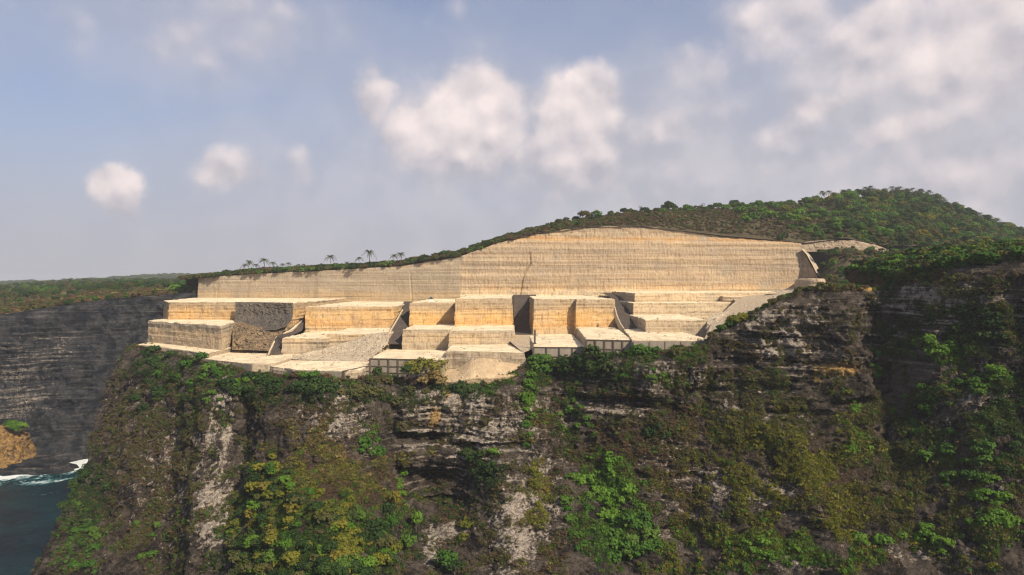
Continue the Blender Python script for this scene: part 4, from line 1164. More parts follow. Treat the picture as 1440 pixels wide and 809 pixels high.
def stems_mesh(name, rng, h=.7, n=4):
    t = []
    for i in range(n):
        a = rng.uniform(0, 6.28); sp = rng.uniform(.15, .5)
        t.append(tube_np([(0, 0, -.25), (.1 * sp * math.cos(a), .1 * sp * math.sin(a), .1), (sp * .6 * math.cos(a), sp * .6 * math.sin(a), h * .6), (sp * math.cos(a), sp * math.sin(a), h)], [.05, .045, .03, .015], 5))
    return join_tubes(name, t, M_bark)
def trunk_mesh(name, rng, h=1.0):
    lean = rng.uniform(-.08, .08, 2)
    t = [tube_np([(0, 0, -.3), (0, 0, 0), (lean[0] * .5, lean[1] * .5, h * .35), (lean[0], lean[1], h * .7), (lean[0] * 1.3, lean[1] * 1.3, h * 1.1)], [.075, .06, .045, .034, .012], 6)]
    for i in range(5):
        a = i * 1.3 + rng.uniform(0, .6); z0 = h * rng.uniform(.35, .7); r = rng.uniform(.3, .55)
        t.append(tube_np([(lean[0] * z0, lean[1] * z0, z0), (r * .5 * math.cos(a), r * .5 * math.sin(a), z0 + .18), (r * math.cos(a), r * math.sin(a), z0 + .4)], [.032, .022, .008], 5))
    return join_tubes(name, t, M_bark)


PLANT = {}
def build_protos():
    rng = np.random.default_rng(21)
    mats = dict(dark=L_dark, green=L_green, bright=L_bright, yellow=L_yellow, olive=L_olive, dry=L_dry, straw=L_straw)
    for k, m in mats.items():
        PLANT['bush_' + k] = [(stems_mesh('stems', rng), crown_mesh('foliage', m, rng, 46, 15, (1, 1, .72), .105, .25, (0, 0, .55), .5, 4 + i)) for i in range(3)]
        PLANT['tree_' + k] = [(trunk_mesh('trunk', rng, 1.15), crown_mesh('crown', m, rng, 64, 17, (.95, .95, .68), .075, .20, (0, 0, 1.25), .45, 5 + i)) for i in range(3)]
        PLANT['tuft_' + k] = [crown_mesh('tuft', m, rng, 9, 7, (.8, .8, .5), .16, .35, (0, 0, .3), .2, 3), blade_mesh('tuft', m, rng, 46, .9), blade_mesh('tuft', m, rng, 60, .6)]
    # loose, airy crown for the feathery tree
    PLANT['airy'] = [(trunk_mesh('trunk', rng, 1.0), crown_mesh('crown', L_yellow, rng, 70, 15, (1.35, 1.2, .62), .05, .22, (0, 0, 1.1), .3, 7))]
    # bare dry tree
    PLANT['bare'] = []
    t = [tube_np([(0, 0, -.3), (0, 0, 0), (.03, 0, .5), (.05, .02, .9)], [.05, .045, .035, .02], 6)]
    for i in range(26):
        a = rng.uniform(0, 6.28); z0 = rng.uniform(.3, .95); r = rng.uniform(.25, .6); h = rng.uniform(.2, .6)
        t.append(tube_np([(0.04 * z0, 0, z0), (r * .5 * math.cos(a), r * .5 * math.sin(a), z0 + h * .5), (r * math.cos(a), r * math.sin(a), z0 + h)], [.018, .012, .004], 4))
    PLANT['bare'] = [(join_tubes('trunk', t, M_bark), crown_mesh('crown', L_dry, rng, 22, 5, (.6, .6, .5), .035, .18, (0, 0, 1.0), .4, 4))]
    # palm
    PLANT['palm'] = []
    for i in range(3):
        ln = rng.uniform(-.6, .6, 2)
        tr = join_tubes('trunk', [tube_np([(0, 0, -1), (0, 0, 0), (ln[0] * .3, ln[1] * .3, 3), (ln[0] * .8, ln[1] * .8, 6), (ln[0] * 1.2, ln[1] * 1.2, 8.2)], [.26, .24, .19, .16, .14], 7)], M_bark)
        V, T = [], []
        top = np.array([ln[0] * 1.2, ln[1] * 1.2, 8.2])
        for k in range(22):
            a = k * 2.4 + rng.uniform(-.2, .2); up = rng.uniform(-.35, 1.15); L = rng.uniform(3.4, 4.4)
            dirv = np.array([math.cos(a), math.sin(a), 0.0]); side = np.array([-math.sin(a), math.cos(a), 0.0])
            pts = []
            for s in np.linspace(0, 1, 8):
                pts.append(top + dirv * L * s * math.cos(up * .8) + np.array([0, 0, L * (math.sin(up) * s - 0.75 * s * s)]))
            for j in range(7):
                for sg in (-1, 1):
                    for h_ in (0.0, 0.5):
                        p0 = pts[j] + (pts[j + 1] - pts[j]) * h_; p1 = pts[j] + (pts[j + 1] - pts[j]) * (h_ + .42)
                        w = .85 * math.sin(math.pi * min(1, .25 + (j + h_) / 9.0))
                        tip = p1 + side * sg * w + np.array([0, 0, -.38 * w]) + dirv * .35
                        o = len(V); V += [p0, p1, tip]; T.append((o, o + 1, o + 2))
        PLANT['palm'].append((tr, mesh_np('crown', np.array(V), None, L_palm, False, None, np.array(T))))


COUNT = {}
def put_plant(kind, name, part_names, loc, scale, label, cat, group, stretch=1.0):
    var = PLANT[kind]
    tr, cr = var[random.randrange(len(var))]
    root = empty(name, loc)
    root.rotation_euler = (0, 0, random.uniform(0, 6.28)); root.scale = (scale, scale, scale * stretch)
    tag(root, label, cat, group)
    link(part_names[0], tr, root); link(part_names[1], cr, root)
    COUNT[name] = COUNT.get(name, 0) + 1
    return root


def cliff_at(px, py):
    d = (CLIFF['px'] - px) ** 2 + (CLIFF['py'] - py) ** 2
    near = np.where(d < max(3.0, d.min() + .5))[0]
    k = near[np.argmin(CLIFF['V'][near, 1])]
    return CLIFF['V'][k]


# (px, py, rx, ry, count, size m, kind, label)
BUSH = [
    (215, 505, 30, 14, 10, 3.0, 'dark', 'dark green shrub on the cliff edge below the seaward terrace'),
    (265, 525, 44, 22, 11, 2.8, 'green', 'green shrub on the spur below the seaward terrace'),
    (230, 560, 40, 30, 8, 2.6, 'dark', 'dark shrub on the steep spur below the seaward terrace'),
    (345, 545, 34, 14, 10, 2.8, 'dark', 'dark green shrub under the grey angled retaining wall'),
    (352, 536, 20, 6, 4, 2.0, 'bright', 'bright green bush under the grey angled retaining wall'),
    (425, 545, 50, 14, 14, 3.2, 'dark', 'dark green shrub under the scree platform'),
    (430, 530, 16, 6, 3, 2.8, 'green', 'leafy green bush on the rim under the scree platform'),
    (500, 548, 40, 12, 11, 2.4, 'olive', 'olive shrub under the brown posted wall'),
    (455, 532, 60, 5, 6, 1.7, 'dry', 'dry twiggy shrub along the foot of the long grey wall'),
    (650, 550, 40, 10, 11, 2.4, 'dark', 'dark shrub on the rim below the golden mound'),
    (560, 555, 40, 20, 6, 2.6, 'olive', 'olive shrub hanging below the panelled wall by the scree'),
    (755, 512, 24, 14, 11, 3.4, 'green', 'green bushy tree top below the sunken bay'),
    (748, 555, 12, 34, 9, 2.6, 'bright', 'bright green creeper bush hanging below the sunken bay'),
    (830, 515, 40, 16, 15, 3.4, 'dark', 'dark green bushy clump below the sunken bay wall'),
    (905, 492, 26, 7, 6, 2.4, 'green', 'green bush on the rim below the platform by the wide ramp'),
    (960, 493, 30, 8, 5, 2.0, 'olive', 'olive bush on the rim below the plain stone wall'),
    (800, 580, 16, 30, 8, 2.2, 'bright', 'bright green bush in the gully below the sunken bay'),
    (825, 605, 14, 20, 5, 2.2, 'green', 'green bush in the gully beside the layered overhang'),
    (850, 690, 40, 50, 24, 3.5, 'bright', 'bright green bush in the green gully beside the pale scarp'),
    (890, 760, 36, 46, 20, 3.6, 'green', 'green bush low in the green gully beside the pale scarp'),
    (815, 720, 18, 60, 10, 2.6, 'green', 'leafy bush along the edge of the green gully'),
    (926, 610, 20, 10, 4, 3.0, 'dark', 'round dark bush below the layered overhang'),
    (905, 525, 30, 20, 5, 1.8, 'green', 'green bush on the rock below the rim wall'),
    (672, 660, 24, 28, 11, 2.8, 'dark', 'dark green bush beside the black rock hollow'),
    (685, 650, 16, 16, 5, 2.0, 'bright', 'bright leafy bush beside the black rock hollow'),
    (517, 632, 18, 24, 8, 2.8, 'green', 'green bush above the wooded foot of the cliff'),
    (375, 660, 16, 26, 7, 2.8, 'yellow', 'yellow green bush at the edge of the wooded foot of the cliff'),
    (120, 700, 40, 40, 12, 3.0, 'dark', 'dark bush on the seaward flank of the spur'),
    (110, 770, 44, 30, 9, 2.8, 'green', 'green bush low on the seaward flank of the spur'),
    (200, 760, 40, 30, 6, 2.0, 'green', 'green bush among dry scrub low on the spur'),
    (655, 755, 12, 22, 4, 2.4, 'yellow', 'yellow green bush beside the bare path at the cliff foot'),
    (760, 690, 14, 40, 7, 1.8, 'yellow', 'yellow green bush on the pale scarp'),
    (1040, 446, 22, 6, 5, 2.4, 'yellow', 'yellow green bush on the dark ridge beside the road'),
    (1020, 455, 14, 4, 3, 2.0, 'green', 'green bush on the dark ridge beside the road'),
    (1085, 423, 10, 3, 2, 1.6, 'olive', 'small olive bush on the dark ridge beside the road'),
    (1160, 404, 40, 5, 12, 2.1, 'olive', 'olive scrub bush on the ridge below the wall buttress'),
    (1325, 490, 26, 16, 9, 2.8, 'bright', 'bright green bush high on the shaded headland'),
    (1405, 526, 12, 12, 4, 2.4, 'bright', 'bright green bush standing alone on the shaded headland'),
    (1350, 545, 40, 14, 8, 2.2, 'green', 'green bush below the bright clump on the shaded headland'),
    (1380, 460, 50, 24, 12, 2.8, 'dark', 'dark bush on the shaded headland'),
    (1230, 515, 8, 22, 6, 2.0, 'green', 'hanging green bush beside the golden rock ledge'),
    (1250, 480, 10, 20, 4, 2.0, 'dark', 'dark bush above the golden rock ledge'),
    (1195, 575, 16, 10, 5, 1.8, 'bright', 'bright green bush below the golden rock ledge'),
    (1212, 640, 18, 14, 6, 1.8, 'bright', 'bright green bush in the middle of the mossy slope'),
    (1310, 580, 50, 40, 12, 2.0, 'green', 'green bush scattered on the mossy headland slope'),
    (1400, 620, 40, 60, 10, 2.2, 'dark', 'dark bush on the mossy headland slope'),
    (1350, 362, 80, 5, 14, 2.6, 'green', 'green bush on top of the shaded headland'),
    (1340, 650, 60, 40, 12, 2.6, 'green', 'green bush low on the shaded headland'),
    (1400, 720, 36, 50, 10, 2.8, 'bright', 'bright green bush near the bottom of the shaded headland'),
    (1280, 765, 70, 26, 10, 2.4, 'bright', 'bright green bush at the foot of the mossy slope'),
    (1100, 770, 90, 22, 12, 2.2, 'bright', 'bright green bush below the yellow moss'),
    (742, 600, 8, 40, 7, 2.0, 'green', 'green creeper strip hanging beside the layered rock'),
    (562, 690, 8, 30, 6, 2.4, 'bright', 'bright green bush climbing beside the black rock hollow'),
    (300, 560, 40, 40, 8, 2.0, 'green', 'small green bush beside the pale rock rib'),
]


def build_cliff_plants():
    for (px, py, rx, ry, n, size, kind, label) in BUSH:
        for i in range(n):
            a = random.uniform(0, 6.28); r = math.sqrt(random.random())
            x = px + rx * r * math.cos(a); y = py + ry * r * math.sin(a)
            y = max(y, float(lerp_tab(np.array([x]), RIM, 1)[0]) - 1.0)
            p = cliff_at(x, y)
            s = size * random.uniform(.65, 1.25) * (1.3 if ('shrub' in label or 'rim' in label) else 1.1)
            k = kind
            put_plant('bush_' + k, 'rim_shrub' if ('shrub' in label or 'rim' in label or 'on top' in label) else 'cliff_bush', ('stems', 'foliage'), (p[0], p[1] + .25 * s, p[2] - .25 * s), s, label, 'bush', 'bushes on the sea cliff')
    # wooded foot of the cliff
    for i in range(165):
        t = random.random()
        x = 440 + 115 * random.uniform(-1, 1); y = 730 + 95 * random.uniform(-1, 1)
        if (x - 440) / 115 * .5 + (730 - y) / 95 > .55 or (x < 350 and y < 700):
            x, y = 440 + 115 * random.uniform(-1, 1), 790 + 40 * random.uniform(-1, 1)
        p = cliff_at(x, y)
        k = random.choice(['dark', 'dark', 'green', 'yellow', 'yellow', 'olive', 'bright'])
        lab = dict(dark='dark green tree crown in the wood at the cliff foot', green='leafy green tree crown in the wood at the cliff foot', bright='bright green tree crown in the wood at the cliff foot', yellow='yellow green tree crown in the wood at the cliff foot', olive='olive brown tree crown in the wood at the cliff foot')[k]
        s = random.uniform(2.0, 4.2)
        put_plant('tree_' + k, 'broadleaf_tree', ('trunk', 'crown'), (p[0], p[1] + .3, p[2] - .6 * s), s, lab, 'tree', 'trees in the wood at the cliff foot')
    # singular trees
    for (px, py, k, s, st, lab) in [(556, 720, 'tree_yellow', 3.0, 1.8, 'tall narrow yellow green tree beside the black rock hollow'), (553, 748, 'tree_green', 3.2, 1.5, 'tall green tree at the foot of the narrow yellow green tree'),
                                    (585, 745, 'tree_bright', 3.0, 1.7, 'bright green slender tree in the mouth of the black rock hollow'), (575, 775, 'tree_green', 3.6, 1.2, 'green tree at the left of the bare path at the cliff foot'.replace('at the left of', 'beside')),
                                    (628, 800, 'tree_green', 4.6, 1.1, 'broad rounded green tree below the bare path at the cliff foot'), (640, 806, 'tree_dark', 4.0, 1.0, 'dark rounded tree leaning on the broad green one at the cliff foot')]:
        p = cliff_at(px, py); put_plant(k, 'broadleaf_tree', ('trunk', 'crown'), (p[0], p[1] - .5, p[2] - .5 * s), s, lab, 'tree', None, st)
    p = P(600, 541, 322)
    put_plant('airy', 'feathery_tree', ('trunk', 'crown'), (p[0], p[1], p[2] - .5), 9.0, 'broad feathery yellow green tree in front of the panelled wall', 'tree', None, 0.85)
    for (px, py, k, s, lab) in [(530, 530, 'bush_dark', 3.0, 'small dark upright bush against the panelled wall by the scree'), (574, 526, 'bush_dark', 3.6, 'dark bush beside the broad feathery tree'), (612, 535, 'bush_straw', 4.2, 'straw yellow bush under the broad feathery tree'), (622, 542, 'bush_straw', 3.4, 'dry straw bush spilling over the rim under the feathery tree'),
                                (596, 540, 'bush_straw', 3.4, 'golden dry bush at the trunk of the feathery tree')]:
        Y = 324 if px < 560 else 319
        q = P(px, py, Y)
        put_plant(k, 'rim_bush', ('stems', 'foliage'), q, s, lab, 'bush', None, 1.25 if 'upright' in lab else .9)


def gn_scatter(name, pts, rot, sc, idx, meshes, label):
    col = bpy.data.collections.new(name + '_sources')
    for i, m in enumerate(meshes):
        o = bpy.data.objects.new('%s_source_%02d' % (name, i), m); col.objects.link(o)
    me = bpy.data.meshes.new(name)
    me.vertices.add(len(pts)); me.vertices.foreach_set('co', np.ascontiguousarray(pts, np.float32).ravel())
    for k, v, ty in (('rotz', rot, 'FLOAT'), ('sc', sc, 'FLOAT'), ('pick', idx, 'INT')):
        a = me.attributes.new(k, ty, 'POINT'); a.data.foreach_set('value', np.ascontiguousarray(v, np.int32 if ty == 'INT' else np.float32))
    ob = link(name, me)
    ng = bpy.data.node_groups.new(name, 'GeometryNodeTree')
    ng.interface.new_socket('Geometry', in_out='INPUT', socket_type='NodeSocketGeometry'); ng.interface.new_socket('Geometry', in_out='OUTPUT', socket_type='NodeSocketGeometry')
    N = ng.nodes; Lk = ng.links
    gi = N.new('NodeGroupInput'); go = N.new('NodeGroupOutput'); iop = N.new('GeometryNodeInstanceOnPoints'); ci = N.new('GeometryNodeCollectionInfo')
    ci.inputs['Collection'].default_value = col; ci.inputs['Separate Children'].default_value = True; ci.inputs['Reset Children'].default_value = True
    def na(nm, ty):
        n = N.new('GeometryNodeInputNamedAttribute'); n.data_type = ty; n.inputs['Name'].default_value = nm; return n.outputs['Attribute']
    cx = N.new('ShaderNodeCombineXYZ'); Lk.new(na('rotz', 'FLOAT'), cx.inputs[2])
    er = N.new('FunctionNodeEulerToRotation'); Lk.new(cx.outputs[0], er.inputs[0])
    mp = N.new('GeometryNodeMeshToPoints')
    Lk.new(gi.outputs[0], mp.inputs[0]); Lk.new(mp.outputs[0], iop.inputs['Points']); Lk.new(ci.outputs[0], iop.inputs['Instance'])
    iop.inputs['Pick Instance'].default_value = True
    Lk.new(na('pick', 'INT'), iop.inputs['Instance Index']); Lk.new(er.outputs[0], iop.inputs['Rotation']); Lk.new(na('sc', 'FLOAT'), iop.inputs['Scale'])
    Lk.new(iop.outputs[0], go.inputs[0])
    md = ob.modifiers.new('scatter', 'NODES'); md.node_group = ng
    ob['kind'] = 'stuff'; ob['label'] = label
    return ob


KINDS = ['dark', 'green', 'bright', 'yellow', 'olive', 'dry', 'straw']
COVER = dict(
    dark=[(220, 520, 50, 30, .8), (230, 570, 70, 50, .45), (120, 690, 50, 70, .8), (360, 550, 60, 20, .7), (450, 550, 70, 18, .7), (650, 550, 50, 12, .8), (560, 560, 60, 22, .5), (755, 520, 30, 30, .6), (830, 520, 50, 25, .8), (680, 670, 30, 45, .6), (440, 770, 130, 60, .9), (370, 700, 50, 60, .6), (1350, 470, 110, 50, .65), (1400, 600, 70, 100, .55), (800, 600, 30, 70, .5), (850, 720, 40, 90, .6), (1300, 580, 80, 60, .4), (1060, 460, 60, 14, .3), (1290, 420, 60, 30, .35), (640, 720, 20, 40, .5), (590, 560, 40, 20, .35)],
    green=[(260, 540, 60, 40, .4), (110, 760, 60, 60, .5), (320, 640, 40, 90, .22), (860, 720, 45, 90, .8), (440, 740, 120, 70, .7), (755, 530, 24, 50, .5), (1320, 500, 90, 40, .4), (1330, 640, 130, 120, .35), (1100, 540, 70, 30, .25), (1050, 770, 150, 40, .45), (1180, 785, 120, 30, .4), (520, 630, 24, 40, .5), (960, 570, 50, 60, .3), (1000, 620, 60, 50, .3), (1360, 760, 100, 40, .4), (230, 750, 70, 50, .25), (900, 520, 50, 25, .3)],
    bright=[(860, 700, 40, 70, .45), (1325, 495, 40, 24, .35), (1405, 525, 16, 14, .4), (1200, 610, 40, 40, .18), (800, 580, 20, 40, .3), (1090, 770, 150, 40, .3), (1350, 620, 90, 80, .12)],
    yellow=[(1080, 620, 110, 30, .55, 12), (1140, 660, 90, 40, .75, 40), (1190, 720, 40, 60, .8, -20), (1060, 690, 110, 40, .42, 10), (1040, 760, 120, 40, .45), (1320, 720, 120, 80, .30), (450, 690, 90, 60, .5), (755, 680, 20, 80, .4), (1180, 640, 60, 60, .4), (960, 790, 60, 30, .3), (1400, 480, 40, 50, .1), (380, 740, 50, 60, .4)],
    olive=[(1080, 600, 150, 60, .6), (1060, 540, 90, 22, .6, 6), (1280, 660, 170, 150, .6), (960, 600, 80, 60, .5), (860, 640, 80, 40, .5), (240, 620, 120, 130, .45), (200, 760, 120, 60, .4), (470, 660, 90, 60, .5), (720, 770, 60, 50, .25), (1180, 440, 60, 40, .25), (1330, 400, 120, 30, .3), (700, 690, 50, 60, .2), (900, 720, 60, 60, .4), (390, 580, 60, 30, .3), (1010, 740, 100, 60, .5)],
    dry=[(210, 640, 110, 170, .45), (470, 680, 100, 80, .6), (430, 590, 80, 40, .4), (690, 560, 80, 50, .35), (880, 630, 110, 40, .65), (960, 590, 60, 50, .6), (1250, 560, 60, 110, .4), (780, 610, 40, 100, .5), (1200, 700, 120, 100, .4), (1340, 700, 120, 100, .35), (760, 780, 80, 40, .35), (640, 770, 60, 30, .3), (1180, 405, 60, 8, .8), (560, 540, 100, 12, .5), (1290, 395, 50, 12, .4), (950, 700, 60, 60, .4), (640, 725, 30, 20, .6)],
    straw=[(470, 650, 60, 40, .3), (760, 660, 14, 60, .15), (610, 532, 30, 16, .5)])


def build_ground_cover():
    V, px, py = CLIFF['V'], CLIFF['px'], CLIFF['py']
    rimy = lerp_tab(px, RIM, 1)
    inside = (px > -20) & (px < 1560) & (py < 900) & (py > 340)
    lump = fbm(V[:, 0] / 9, V[:, 1] / 9, V[:, 2] / 7, 4)
    meshes = []; pts, rot, sc, idx = [], [], [], []
    rng = np.random.default_rng(3)
    amount = dict(dark=16000, green=13000, bright=4500, yellow=14000, olive=26000, dry=22000, straw=1500)
    for ki, k in enumerate(KINDS):
        base = len(meshes); meshes += PLANT['tuft_' + k]
        w = blobs(px, py, COVER[k])
        if k in ('olive', 'dry'):
            w = np.maximum(w, .16)
        if k == 'green':
            w = np.maximum(w, .6 * np.exp(-((py - rimy - 3) / 8) ** 2) * (px > 1255)); w = np.maximum(w, .55 * np.exp(-((py - rimy - 8) / 12) ** 2) * (px < 1000))
        w = w * sstep(lump + .25 * fbm(V[:, 0] / 3 + ki * 9, V[:, 1] / 3, V[:, 2] / 3, 2), .10 - .55 * w, .34 - .55 * w) * inside
        # projected area per vertex falls with rows far below: weight by nothing else
        n = amount[k]
        sel = rng.choice(len(V), n, p=w / w.sum())
        pts.append(V[sel] + rng.normal(size=(n, 3)) * [.5, .3, .3]); rot.append(rng.uniform(0, 6.28, n)); sc.append((.45 + 1.2 * rng.random(n) ** 2.2) * (1.0 if k != 'dry' else .85)); idx.append(base + rng.integers(0, 3, n))
    gn_scatter('scrub', np.concatenate(pts), np.concatenate(rot), np.concatenate(sc), np.concatenate(idx), meshes, 'low scrub, grass and moss covering the cliff face')


def sample_land(V, n, rng, cond=None):
    P_ = V.reshape(-1, 3); px = CX + F * P_[:, 0] / P_[:, 1]; py = CY - F * P_[:, 2] / P_[:, 1]
    w = np.ones(len(P_))
    if cond is not None:
        w = cond(px, py, P_)
    s = rng.choice(len(P_), n, p=w / w.sum())
    return P_[s] + rng.normal(size=(n, 3)) * [2.0, 3.0, 0.05], px[s], py[s]


def build_hill_plants(VH, VS, VP, VF):
    rng = np.random.default_rng(17)
    # --- palms that stand out
    def ground(px, V):
        P_ = V.reshape(-1, 3); qx = CX + F * P_[:, 0] / P_[:, 1]
        m = np.where(np.abs(qx - px) < 3.5)[0]
        return P_[m]
    palms = [(341, .85), (347, 1.1), (362, .8), (376, 1.15), (388, .9), (395, .7), (405, .8), (420, .6), (467, 1.2), (505, .9), (521, 1.35), (553, .95), (563, 1.0), (486, .6), (430, .6)]
    for px, s in palms:
        g = ground(px, VH[:30]); g = g[(g[:, 1] < wall_y(px) + 40)]
        p = g[random.randrange(len(g))]
        put_plant('palm', 'palm_tree', ('trunk', 'crown'), (p[0], p[1], p[2] - .2), s * 1.15, 'coconut palm on the rim above the cut wall' if s < 1.15 else 'tall coconut palm standing clear above the cut wall', 'palm tree', 'palms along the rim of the cut wall')
    ridge = VH[36]
    rpx = CX + F * ridge[:, 0] / ridge[:, 1]
    for i in range(80):
        px = random.choice([random.uniform(1195, 1345), random.uniform(1215, 1335), random.uniform(1150, 1440)])
        k = int(np.argmin(np.abs(rpx - px))); row = random.choice([30, 32, 33, 34, 35, 36])
        p = VH[row, k]
        put_plant('palm', 'palm_tree', ('trunk', 'crown'), (p[0], p[1], p[2] - .3), random.uniform(1.0, 1.45), 'coconut palm on the wooded crest of the hill', 'palm tree', 'palms on the crest of the hill')
    for i in range(24):
        px = random.uniform(1150, 1320); k = int(np.argmin(np.abs(CX + F * VH[14, :, 0] / VH[14, :, 1] - px))); row = random.randrange(8, 26)
        p = VH[row, k]
        put_plant('palm', 'palm_tree', ('trunk', 'crown'), (p[0], p[1], p[2] - .3), random.uniform(.9, 1.3), 'coconut palm among the trees on the hillside', 'palm tree', 'palms on the hillside')
    # --- trees of the hill: the largest one by one
    def wood(px, py, P_):
        d = sstep(px, 1000, 1180) * (0.35 + .65 * sstep(px, 1140, 1240))
        d = d + .05 * sstep(px, 700, 900)
        return d * (px < 1500)
    pts, hx, hy = sample_land(VH[1:38], 150, rng, wood)
    order = np.argsort(-pts[:, 1])
    labs = dict(dark='dark evergreen tree on the wooded hill', green='mid green tree on the wooded hill', bright='bright green tree on the wooded hill', yellow='yellow green tree on the wooded hill', olive='olive grey tree on the wooded hill')
    for i in order:
        p = pts[i]
        pr = [.20, .28, .10, .12, .30] if hx[i] < 1230 else [.42, .26, .03, .05, .24]
        k = rng.choice(['dark', 'green', 'bright', 'yellow', 'olive'], p=pr)
        s = rng.uniform(4.2, 7.4)
        put_plant('tree_' + k, 'hill_tree', ('trunk', 'crown'), (p[0], p[1], p[2] - .45 * s), s, labs[k], 'tree', 'trees on the wooded hill')
    # trees that can be pointed at
    for (px, row, k, s, lab) in [(1195, 30, 'bright', 9.5, 'largest bright green spreading tree below the palm crest'), (1180, 26, 'bright', 8.0, 'broad bright green tree in front of the largest bright one'), (1168, 28, 'yellow', 7.5, 'broad yellow green tree beside the bright green spreading trees'),
                                 (1135, 24, 'green', 6.5, 'round green tree on the bare shoulder of the hill'), (1010, 34, 'green', 5.5, 'round green tree on the skyline of the bare shoulder'), (942, 34, 'dark', 5.0, 'dark rounded tree on the skyline above the cut wall'), (935, 30, 'olive', 3.8, 'olive tree beside the dark rounded skyline tree'),
                                 (860, 34, 'green', 3.6, 'pale green tree standing where the skyline steps up'), (877, 34, 'dark', 4.2, 'dark leafy tree beside the pale green skyline tree'), (1030, 34, 'olive', 5.2, 'olive tree behind the round green skyline tree'), (1085, 36, 'dark', 4.6, 'dark tree crowning the bare shoulder of the hill'),
                                 (795, 30, 'olive', 4.0, 'olive tree on the rising skyline over the crack'), (783, 30, 'olive', 3.4, 'smaller olive tree on the rising skyline over the crack'), (630, 24, 'olive', 3.6, 'olive tree at the corner of the cut wall'), (1206, 36, 'dark', 7.0, 'dark tree on the crest beside the palms')]:
        kk = int(np.argmin(np.abs(CX + F * VH[row, :, 0] / VH[row, :, 1] - px))); p = VH[row, kk]
        put_plant('tree_' + k, 'hill_tree', ('trunk', 'crown'), (p[0], p[1], p[2] - .5 * s), s, lab, 'tree', None)
    for (px, row, s, lab) in [(988, 34, 5.0, 'bare leafless tree on the skyline of the bare shoulder'), (900, 34, 4.4, 'bare twiggy tree on the skyline above the cut wall'), (825, 28, 3.0, 'small bare tree on the rising skyline')]:
        kk = int(np.argmin(np.abs(CX + F * VH[row, :, 0] / VH[row, :, 1] - px))); p = VH[row, kk]
        put_plant('bare', 'bare_tree', ('trunk', 'crown'), (p[0], p[1], p[2] - .2), s, lab, 'tree', None)
    for i in range(95):
        px = random.choice([random.uniform(840, 1140), random.uniform(960, 1200), random.uniform(740, 1000)]); row = random.choice([24, 28, 31, 33, 35, 36, 37])
        kk = int(np.argmin(np.abs(CX + F * VH[row, :, 0] / VH[row, :, 1] - px))); p = VH[row, kk]
        k = random.choice(['dark', 'olive', 'green', 'green', 'olive', 'bright'] if px > 930 else ['olive', 'dark', 'olive']); s = random.uniform(2.6, 4.6) * (1.25 if px > 1000 else 1.0)
        put_plant('tree_' + k, 'ridge_tree', ('trunk', 'crown'), (p[0], p[1], p[2] - .62 * s), s, dict(dark='dark tree', olive='olive tree', green='green tree', bright='bright green tree')[k] + ' on the dry shoulder behind the cut wall', 'tree', 'trees on the dry shoulder of the hill')
    for i in range(46):
        px = random.uniform(1040, 1245); row = random.randrange(8, 34)
        kk = int(np.argmin(np.abs(CX + F * VH[row, :, 0] / VH[row, :, 1] - px))); p = VH[row, kk]
        k = random.choice(['bright', 'bright', 'yellow', 'green']); s = random.uniform(4.2, 7.4)
        put_plant('tree_' + k, 'hill_tree', ('trunk', 'crown'), (p[0], p[1], p[2] - .45 * s), s, dict(bright='broad bright green crown among the hill trees', yellow='broad yellow green crown among the hill trees', green='broad green crown among the hill trees')[k], 'tree', 'broad crowns on the hill')
    # bushes along the rim of the cut wall
    for i in range(120):
        px = random.choice([random.uniform(325, 650), random.uniform(560, 860), random.uniform(330, 460)]); row = random.randrange(5, 18)
        kk = int(np.argmin(np.abs(CX + F * VH[row, :, 0] / VH[row, :, 1] - px))); p = VH[row, kk]
        k = random.choice(['dark', 'olive', 'olive', 'green', 'dry']); s = random.uniform(1.8, 3.9)
        put_plant('bush_' + k, 'rim_bush', ('stems', 'foliage'), (p[0], p[1], p[2] - .3 * s), s, dict(dark='dark bush', olive='olive bush', green='green bush', dry='dry brown bush')[k] + ' on the skyline rim of the cut wall', 'bush', 'bushes along the rim of the cut wall')
    # slope beside the wall: bushes one by one
    labs = dict(dark='dark bush on the slope behind the wall buttress', green='green bush on the slope behind the wall buttress', bright='bright green bush on the slope behind the wall buttress', olive='olive bush on the slope behind the wall buttress', yellow='yellow green bush on the slope behind the wall buttress')
    pts, hx, hy = sample_land(VS, 70, rng, lambda px, py, P_: (px > 1152 + (400 - py) * -.2) * (px < 1300) * (py < 408) * (P_[:, 1] > 380))
    for i, p in enumerate(pts):
        k = rng.choice(['dark', 'green', 'bright', 'olive', 'yellow'], p=[.22, .3, .16, .24, .08]); s = rng.uniform(2.2, 4.6)
        put_plant('bush_' + k, 'slope_bush', ('stems', 'foliage'), (p[0], p[1], p[2] - .2 * s), s, labs[k], 'bush', 'bushes on the slope behind the wall buttress')
    for i in range(34):
        px = random.uniform(1140, 1256); row = None
        q = P(px, float(np.interp(px, [1140, 1200, 1250], [356, 354, 356])) + random.uniform(-2, 4), float(np.interp(px, [1140, 1200, 1250], [540, 545, 556])))
        k = random.choice(['olive', 'green', 'dark']); s = random.uniform(1.6, 3.2)
        put_plant('bush_' + k, 'slope_bush', ('stems', 'foliage'), (q[0], q[1], q[2] - .5 * s), s, dict(olive='olive bush', green='green bush', dark='dark bush')[k] + ' at the foot of the broken rock band', 'bush', 'bushes at the foot of the broken rock band')
